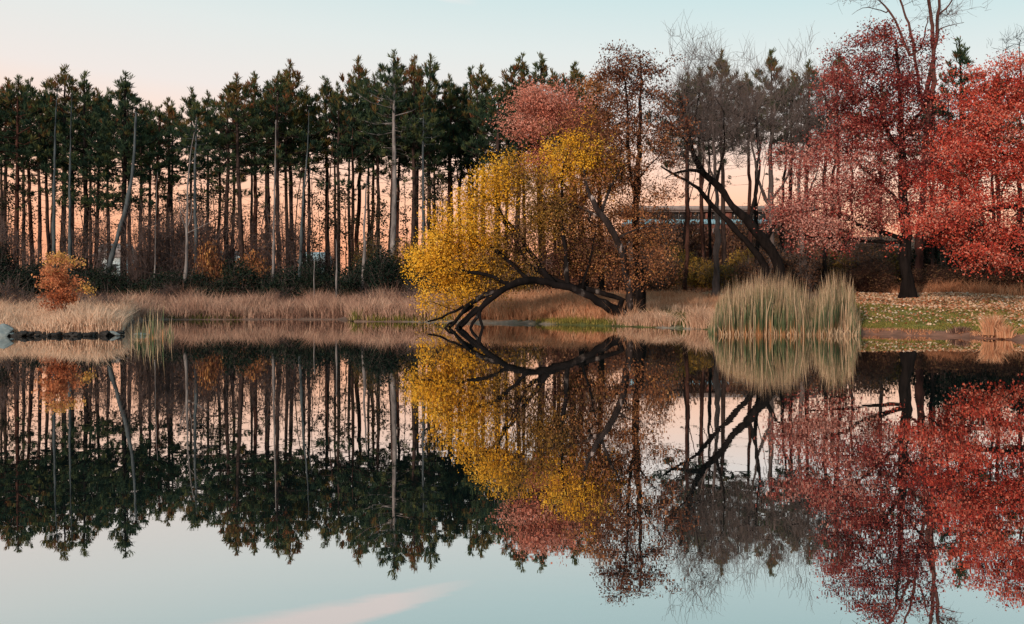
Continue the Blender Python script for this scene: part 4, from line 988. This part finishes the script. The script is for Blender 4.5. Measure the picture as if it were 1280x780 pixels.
def cattails(px0, px1, t0, t1, n, hgt, gen, profile=None, nclump=46):
    """blades rise from many separate clumps; each clump has its own height and its own share of dry leaves"""
    C_, cpx = strip(px0, px1, t0, t1, nclump, gen)
    ch = gen.uniform(.74, 1.08, nclump); dry = gen.uniform(0, .5, nclump)
    w_ = gen.integers(0, nclump, n)
    B = C_[w_] + gen.normal(size=(n, 3)) * np.array([.19, .19, 0])
    px = B[:, 0] / B[:, 1] * F + 640
    ok = (px > px0 - 3) & (px < px1 + 3); B, w_, px = B[ok], w_[ok], px[ok]; n = len(B)
    B[:, 2] = np.maximum(zg(B[:, 0], B[:, 1]) - .02, -.25)
    g = Geo()
    hs = hgt * ch[w_] * gen.uniform(.45, 1.10, n) ** .8
    if profile is not None: hs *= profile(px)
    lnb = gen.normal(size=(nclump, 2))[w_] * .04
    tone = np.where(gen.uniform(0, 1, n) < dry[w_], gen.uniform(.6, 1, n), gen.uniform(0, .56, n))
    g.blades(B, hs, gen.uniform(.014, .03, n), .045, tone, 2, dirbias=lnb)
    k = n // 2                                     # broken dry leaves round the foot
    B2, _ = strip(px0, px1, t0 - .25, t1, k, gen); B2[:, 2] = np.maximum(B2[:, 2], -.2)
    g.blades(B2, hgt * gen.uniform(.08, .26, k), .028, .22, gen.uniform(.6, 1, k), 2)
    return g, B, hs
gcn = np.random.default_rng(51)
prof = lambda px: np.interp(px, [888, 895, 905, 925, 955, 985, 1005, 1015, 1030, 1050, 1066, 1072], [.35, .6, .85, .98, 1.08, 1.0, .93, .55, .86, 1.0, .8, .4])
g, B, hs = cattails(888, 1073, -1.6, 2.6, 5400, 2.24, gcn, prof, 84)
tag(link('cattail_stand', g.mesh('cattail_stand', M['cattail'])), 'dense stand of tall cattails with tan tips at the water edge', 'cattails', kind='stuff')
g, B, hs = cattails(166, 214, -21, -18.8, 120, 1.55, np.random.default_rng(52), lambda px: np.interp(px, [164, 180, 200, 216], [.7, .8, 1.05, .75]), 14)
tag(link('cattail_patch', g.mesh('cattail_patch', M['cattail'])), 'small patch of green and tan cattails beside the left bank', 'cattails', kind='stuff')

# fallen leaves on the lawn
g = Geo()
P_, px = strip(1070, 1340, 2.0, 19, 19000, gg, dpow=.8)
keep = gg.uniform(0, 1, len(P_)) < np.clip((ground_t(P_[:, 0], P_[:, 1]) - 1.2) / 9, .05, 1) ** .8 * (.45 + .55 * patchy(P_, .7, gg))
P_ = P_[keep]; P_[:, 2] += .05 + gg.uniform(0, .05, len(P_))
g.leaves(P_, .115, np.clip(gg.uniform(0, 1, len(P_)) * .8 + .2 * patchy(P_, .5, gg), 0, 1), (0, -.5, 2.2), .75)
P_, px = strip(780, 900, 14, 30, 2500, gg); P_[:, 2] += .06
g.leaves(P_, .15, gg.uniform(0, .5, len(P_)), (0, -.5, 2), .75)
tag(link('fallen_leaves', g.mesh('fallen_leaves', M['fallen'])), 'scattered pale and orange fallen leaves on the right lawn', 'leaves', kind='stuff')

# tussock and dark clod on the right shore
def tussock(name, label, px, tt_, n, h_, sp, mat_, tone):
    u = (px - 640) / F; d_ = float(shore(u)) + tt_
    b0 = np.array([u * d_, d_, float(zg(u * d_, d_))])
    B = gg.normal(size=(n, 3)) * np.array([sp, sp, 0]); B[:, 2] = -.03
    g = Geo(); off = B[:, :2] / (sp * 2.2)
    g.blades(B, h_ * gg.uniform(.5, 1.1, n), .03, .25, tone + gg.normal(size=n) * .15, 2, dirbias=off * .35)
    ob = link(name, g.mesh(name, M[mat_]), None, b0); tag(ob, label, 'grass clump', kind='stuff')
tussock('grass_tussock', 'tall russet grass tussock on the right mud shore', 1241, .4, 420, .70, .11, 'rustgrass', .62)
tussock('grass_tussock', 'smaller russet grass tussock leaning at the water beside the taller one', 1256, .2, 240, .45, .09, 'rustgrass', .6)
tussock('grass_tussock', 'low dark grass clump on the mud shore left of the tussocks', 1201, .6, 200, .26, .14, 'mauve', .12)

# ------------------------------------------------------------------ stones, stump
def stone_mesh(seed, sx, sy, sz, mat_):
    import bmesh
    bm = bmesh.new(); bmesh.ops.create_icosphere(bm, subdivisions=2, radius=1)
    gen = np.random.default_rng(seed); dirs = [(unit(gen.normal(size=3)), gen.uniform(.55, .9)) for _ in range(9)]
    for v in bm.verts:
        p_ = np.array(v.co)
        for dv, k in dirs:
            q = p_ @ dv
            if q > k: p_ = p_ - dv * (q - k)
        v.co = Vector(p_ * np.array([sx, sy, sz]) + gen.normal(size=3) * .015)
    me = bpy.data.meshes.new('shore_stone'); bm.to_mesh(me); bm.free(); me.materials.append(M[mat_])
    return me
SM = [stone_mesh(i, .24, .18, .14, 'stone') for i in range(4)]; SP = [stone_mesh(9 + i, .2, .15, .10, 'palestone') for i in range(2)]
gr = np.random.default_rng(61)
for i in range(44):
    px = 3 + i * 3.5 + gr.uniform(-2.5, 2.5); u = (px - 640) / F; d_ = float(shore(u)) + gr.uniform(-.12, .30)
    pale = i % 9 == 4 or i in (40, 42)
    ob = link('shore_stone', (SP[i % 2] if pale else SM[i % 4]), None, (u * d_, d_, .04 + gr.uniform(-.03, .08)))
    ob.rotation_euler = (gr.uniform(-.3, .3), gr.uniform(-.3, .3), gr.uniform(0, 6.28)); k = gr.uniform(.35, .95); ob.scale = (k * 1.2, k, k * .8)
    tag(ob, ('small pale stone' if pale else 'small dark stone') + ' in the waterline row below the pale grass', 'stone', 'pale stones along the left shore' if pale else 'dark stones along the left shore')
u = (5 - 640) / F; d_ = float(shore(u)) - .1
ob = link('shore_boulder', stone_mesh(33, .36, .28, .30, 'palestone'), None, (u * d_, d_, .12)); tag(ob, 'pale blue-grey boulder at the waterline by the left edge', 'boulder')
for px, tl_, lab in [(178, -1, 'flat pale stone at the waterline right of the pale grass point'), (538, .2, 'pale flat stone near the dipping branches, farther left'), (546, .5, 'pale rounded stone near the dipping branches')]:
    u = (px - 640) / F; d_ = float(shore(u)) + tl_
    if px == 178: d_ = 34.3
    ob = link('flat_stone', SP[1].copy(), None, (u * d_, d_, .03)); ob.scale = (1.6, 1.2, .7); tag(ob, lab, 'stone')
g = Geo(); b0 = base_on(707, 47.6)
g.tube([(0, 0, -.1), (.01, 0, .25), (0, .02, .48)], [.20, .15, .12], 9); g.tube([(0, .02, .47), (0, .02, .49)], [.12, .01], 9)
tag(link('stump', g.mesh('stump', M['darkbark']), None, b0), 'short dark stump at the water edge under the arching trunk', 'stump')

# ------------------------------------------------------------------ buildings beyond
def part(name, mat_, root, boxes):
    g = Geo()
    for b_ in boxes: g.box(*b_)
    return link(name, g.mesh(name, M[mat_]), root)
DBd = 150.0; k = DBd / F
x0 = (786 - 640) * k; x1 = (1012 - 640) * k; ztop = CH + (365 - 258) * k
root = thing('brick_building', 'long low brick building with flat roof and blue band on the hilltop', 'building', ((x0 + x1) / 2, DBd, ztop - 5.2))
W2 = (x1 - x0) / 2; Hb = 5.2
part('wall', 'brick', root, [(-W2, .4, -2.5, W2, 9, 2.55)])
part('roof', 'roof', root, [(-W2 - .8, -.9, Hb - .62, W2 + .8, 9.6, Hb), (-W2 - .4, -.5, Hb - .80, W2 + .4, 9.3, Hb - .623)])
part('blue_band', 'blueband', root, [(-W2 - .1, .1, 2.553, W2 + .1, 8.8, 3.25)])
nw = 9; bay = 2 * W2 / nw
for i in range(nw):
    xa = -W2 + i * bay
    f_ = part('window', 'roof', root, [(xa + .45, .52, 3.253, xa + bay - .45, .6, Hb - .803)])
    part('pane', 'glass', f_, [(xa + .53, .46, 3.30, xa + bay / 2 - .04, .517, Hb - .85)])
    part('pane', 'glass', f_, [(xa + bay / 2 + .04, .46, 3.30, xa + bay - .53, .517, Hb - .85)])
    part('pier', 'brick', root, [(xa - .447, .25, 3.253, xa + .447, .8, Hb - .803)])
    f_ = part('window', 'roof', root, [(xa + .6, .33, .3, xa + bay - .6, .399, 1.9)])
    part('pane', 'glass', f_, [(xa + .7, .30, .4, xa + bay - .7, .327, 1.8)])
def house(label, pxa, pxb, ytop, d_, wallm, roofm='roof'):
    k = d_ / F; xa, xb = (pxa - 640) * k, (pxb - 640) * k; xm = (xa + xb) / 2; w2 = (xb - xa) / 2
    zb = float(zg(xm, d_)); zt = CH + (365 - ytop) * k
    root = thing('far_house', label, 'house', (xm, d_, zb), 0, 'houses seen far off between the trunks')
    h_ = zt - zb; e = h_ * .72
    part('wall', wallm, root, [(-w2, 0, -.3, w2, 6, e)])
    g = Geo(); g.add([(-w2 - .3, -.4, e + .003), (w2 + .3, -.4, e + .003), (w2 + .3, 6.4, e + .003), (-w2 - .3, 6.4, e + .003), (-w2 - .3, 3, h_), (w2 + .3, 3, h_)], [(0, 1, 5, 4), (2, 3, 4, 5), (3, 2, 1, 0)]); g.add([(-w2 - .3, -.4, e + .003), (-w2 - .3, 6.4, e + .003), (-w2 - .3, 3, h_), (w2 + .3, -.4, e + .003), (w2 + .3, 6.4, e + .003), (w2 + .3, 3, h_)], [(0, 2, 1), (3, 4, 5)])
    link('roof', g.mesh('roof', M[roofm]), root)
    n = max(2, int(w2 * 2 / 3))
    for i in range(n):
        xc = -w2 + (i + .5) * 2 * w2 / n
        for z0 in ([1.0, e * .58] if e > 4 else [1.0]):
            f_ = part('window', 'whitewall', root, [(xc - .5, -.06, z0, xc + .5, -.003, z0 + 1.2)])
            part('pane', 'glass', f_, [(xc - .42, -.09, z0 + .08, xc + .42, -.063, z0 + 1.12)])
house('cream two-storey house far off between trunks right of the forked snag', 243, 286, 312, 125, 'cream')
house('pale blue-white house far off between trunks left of the pale straight trunk', 285, 312, 314, 125, 'whitewall', 'whitewall')
house('pale blue-white low house far off right of the slanting grey snag', 374, 404, 314, 130, 'whitewall', 'whitewall')
house('pale low house far off behind the leaning blue-grey trunk', 118, 150, 303, 130, 'whitewall', 'roof')
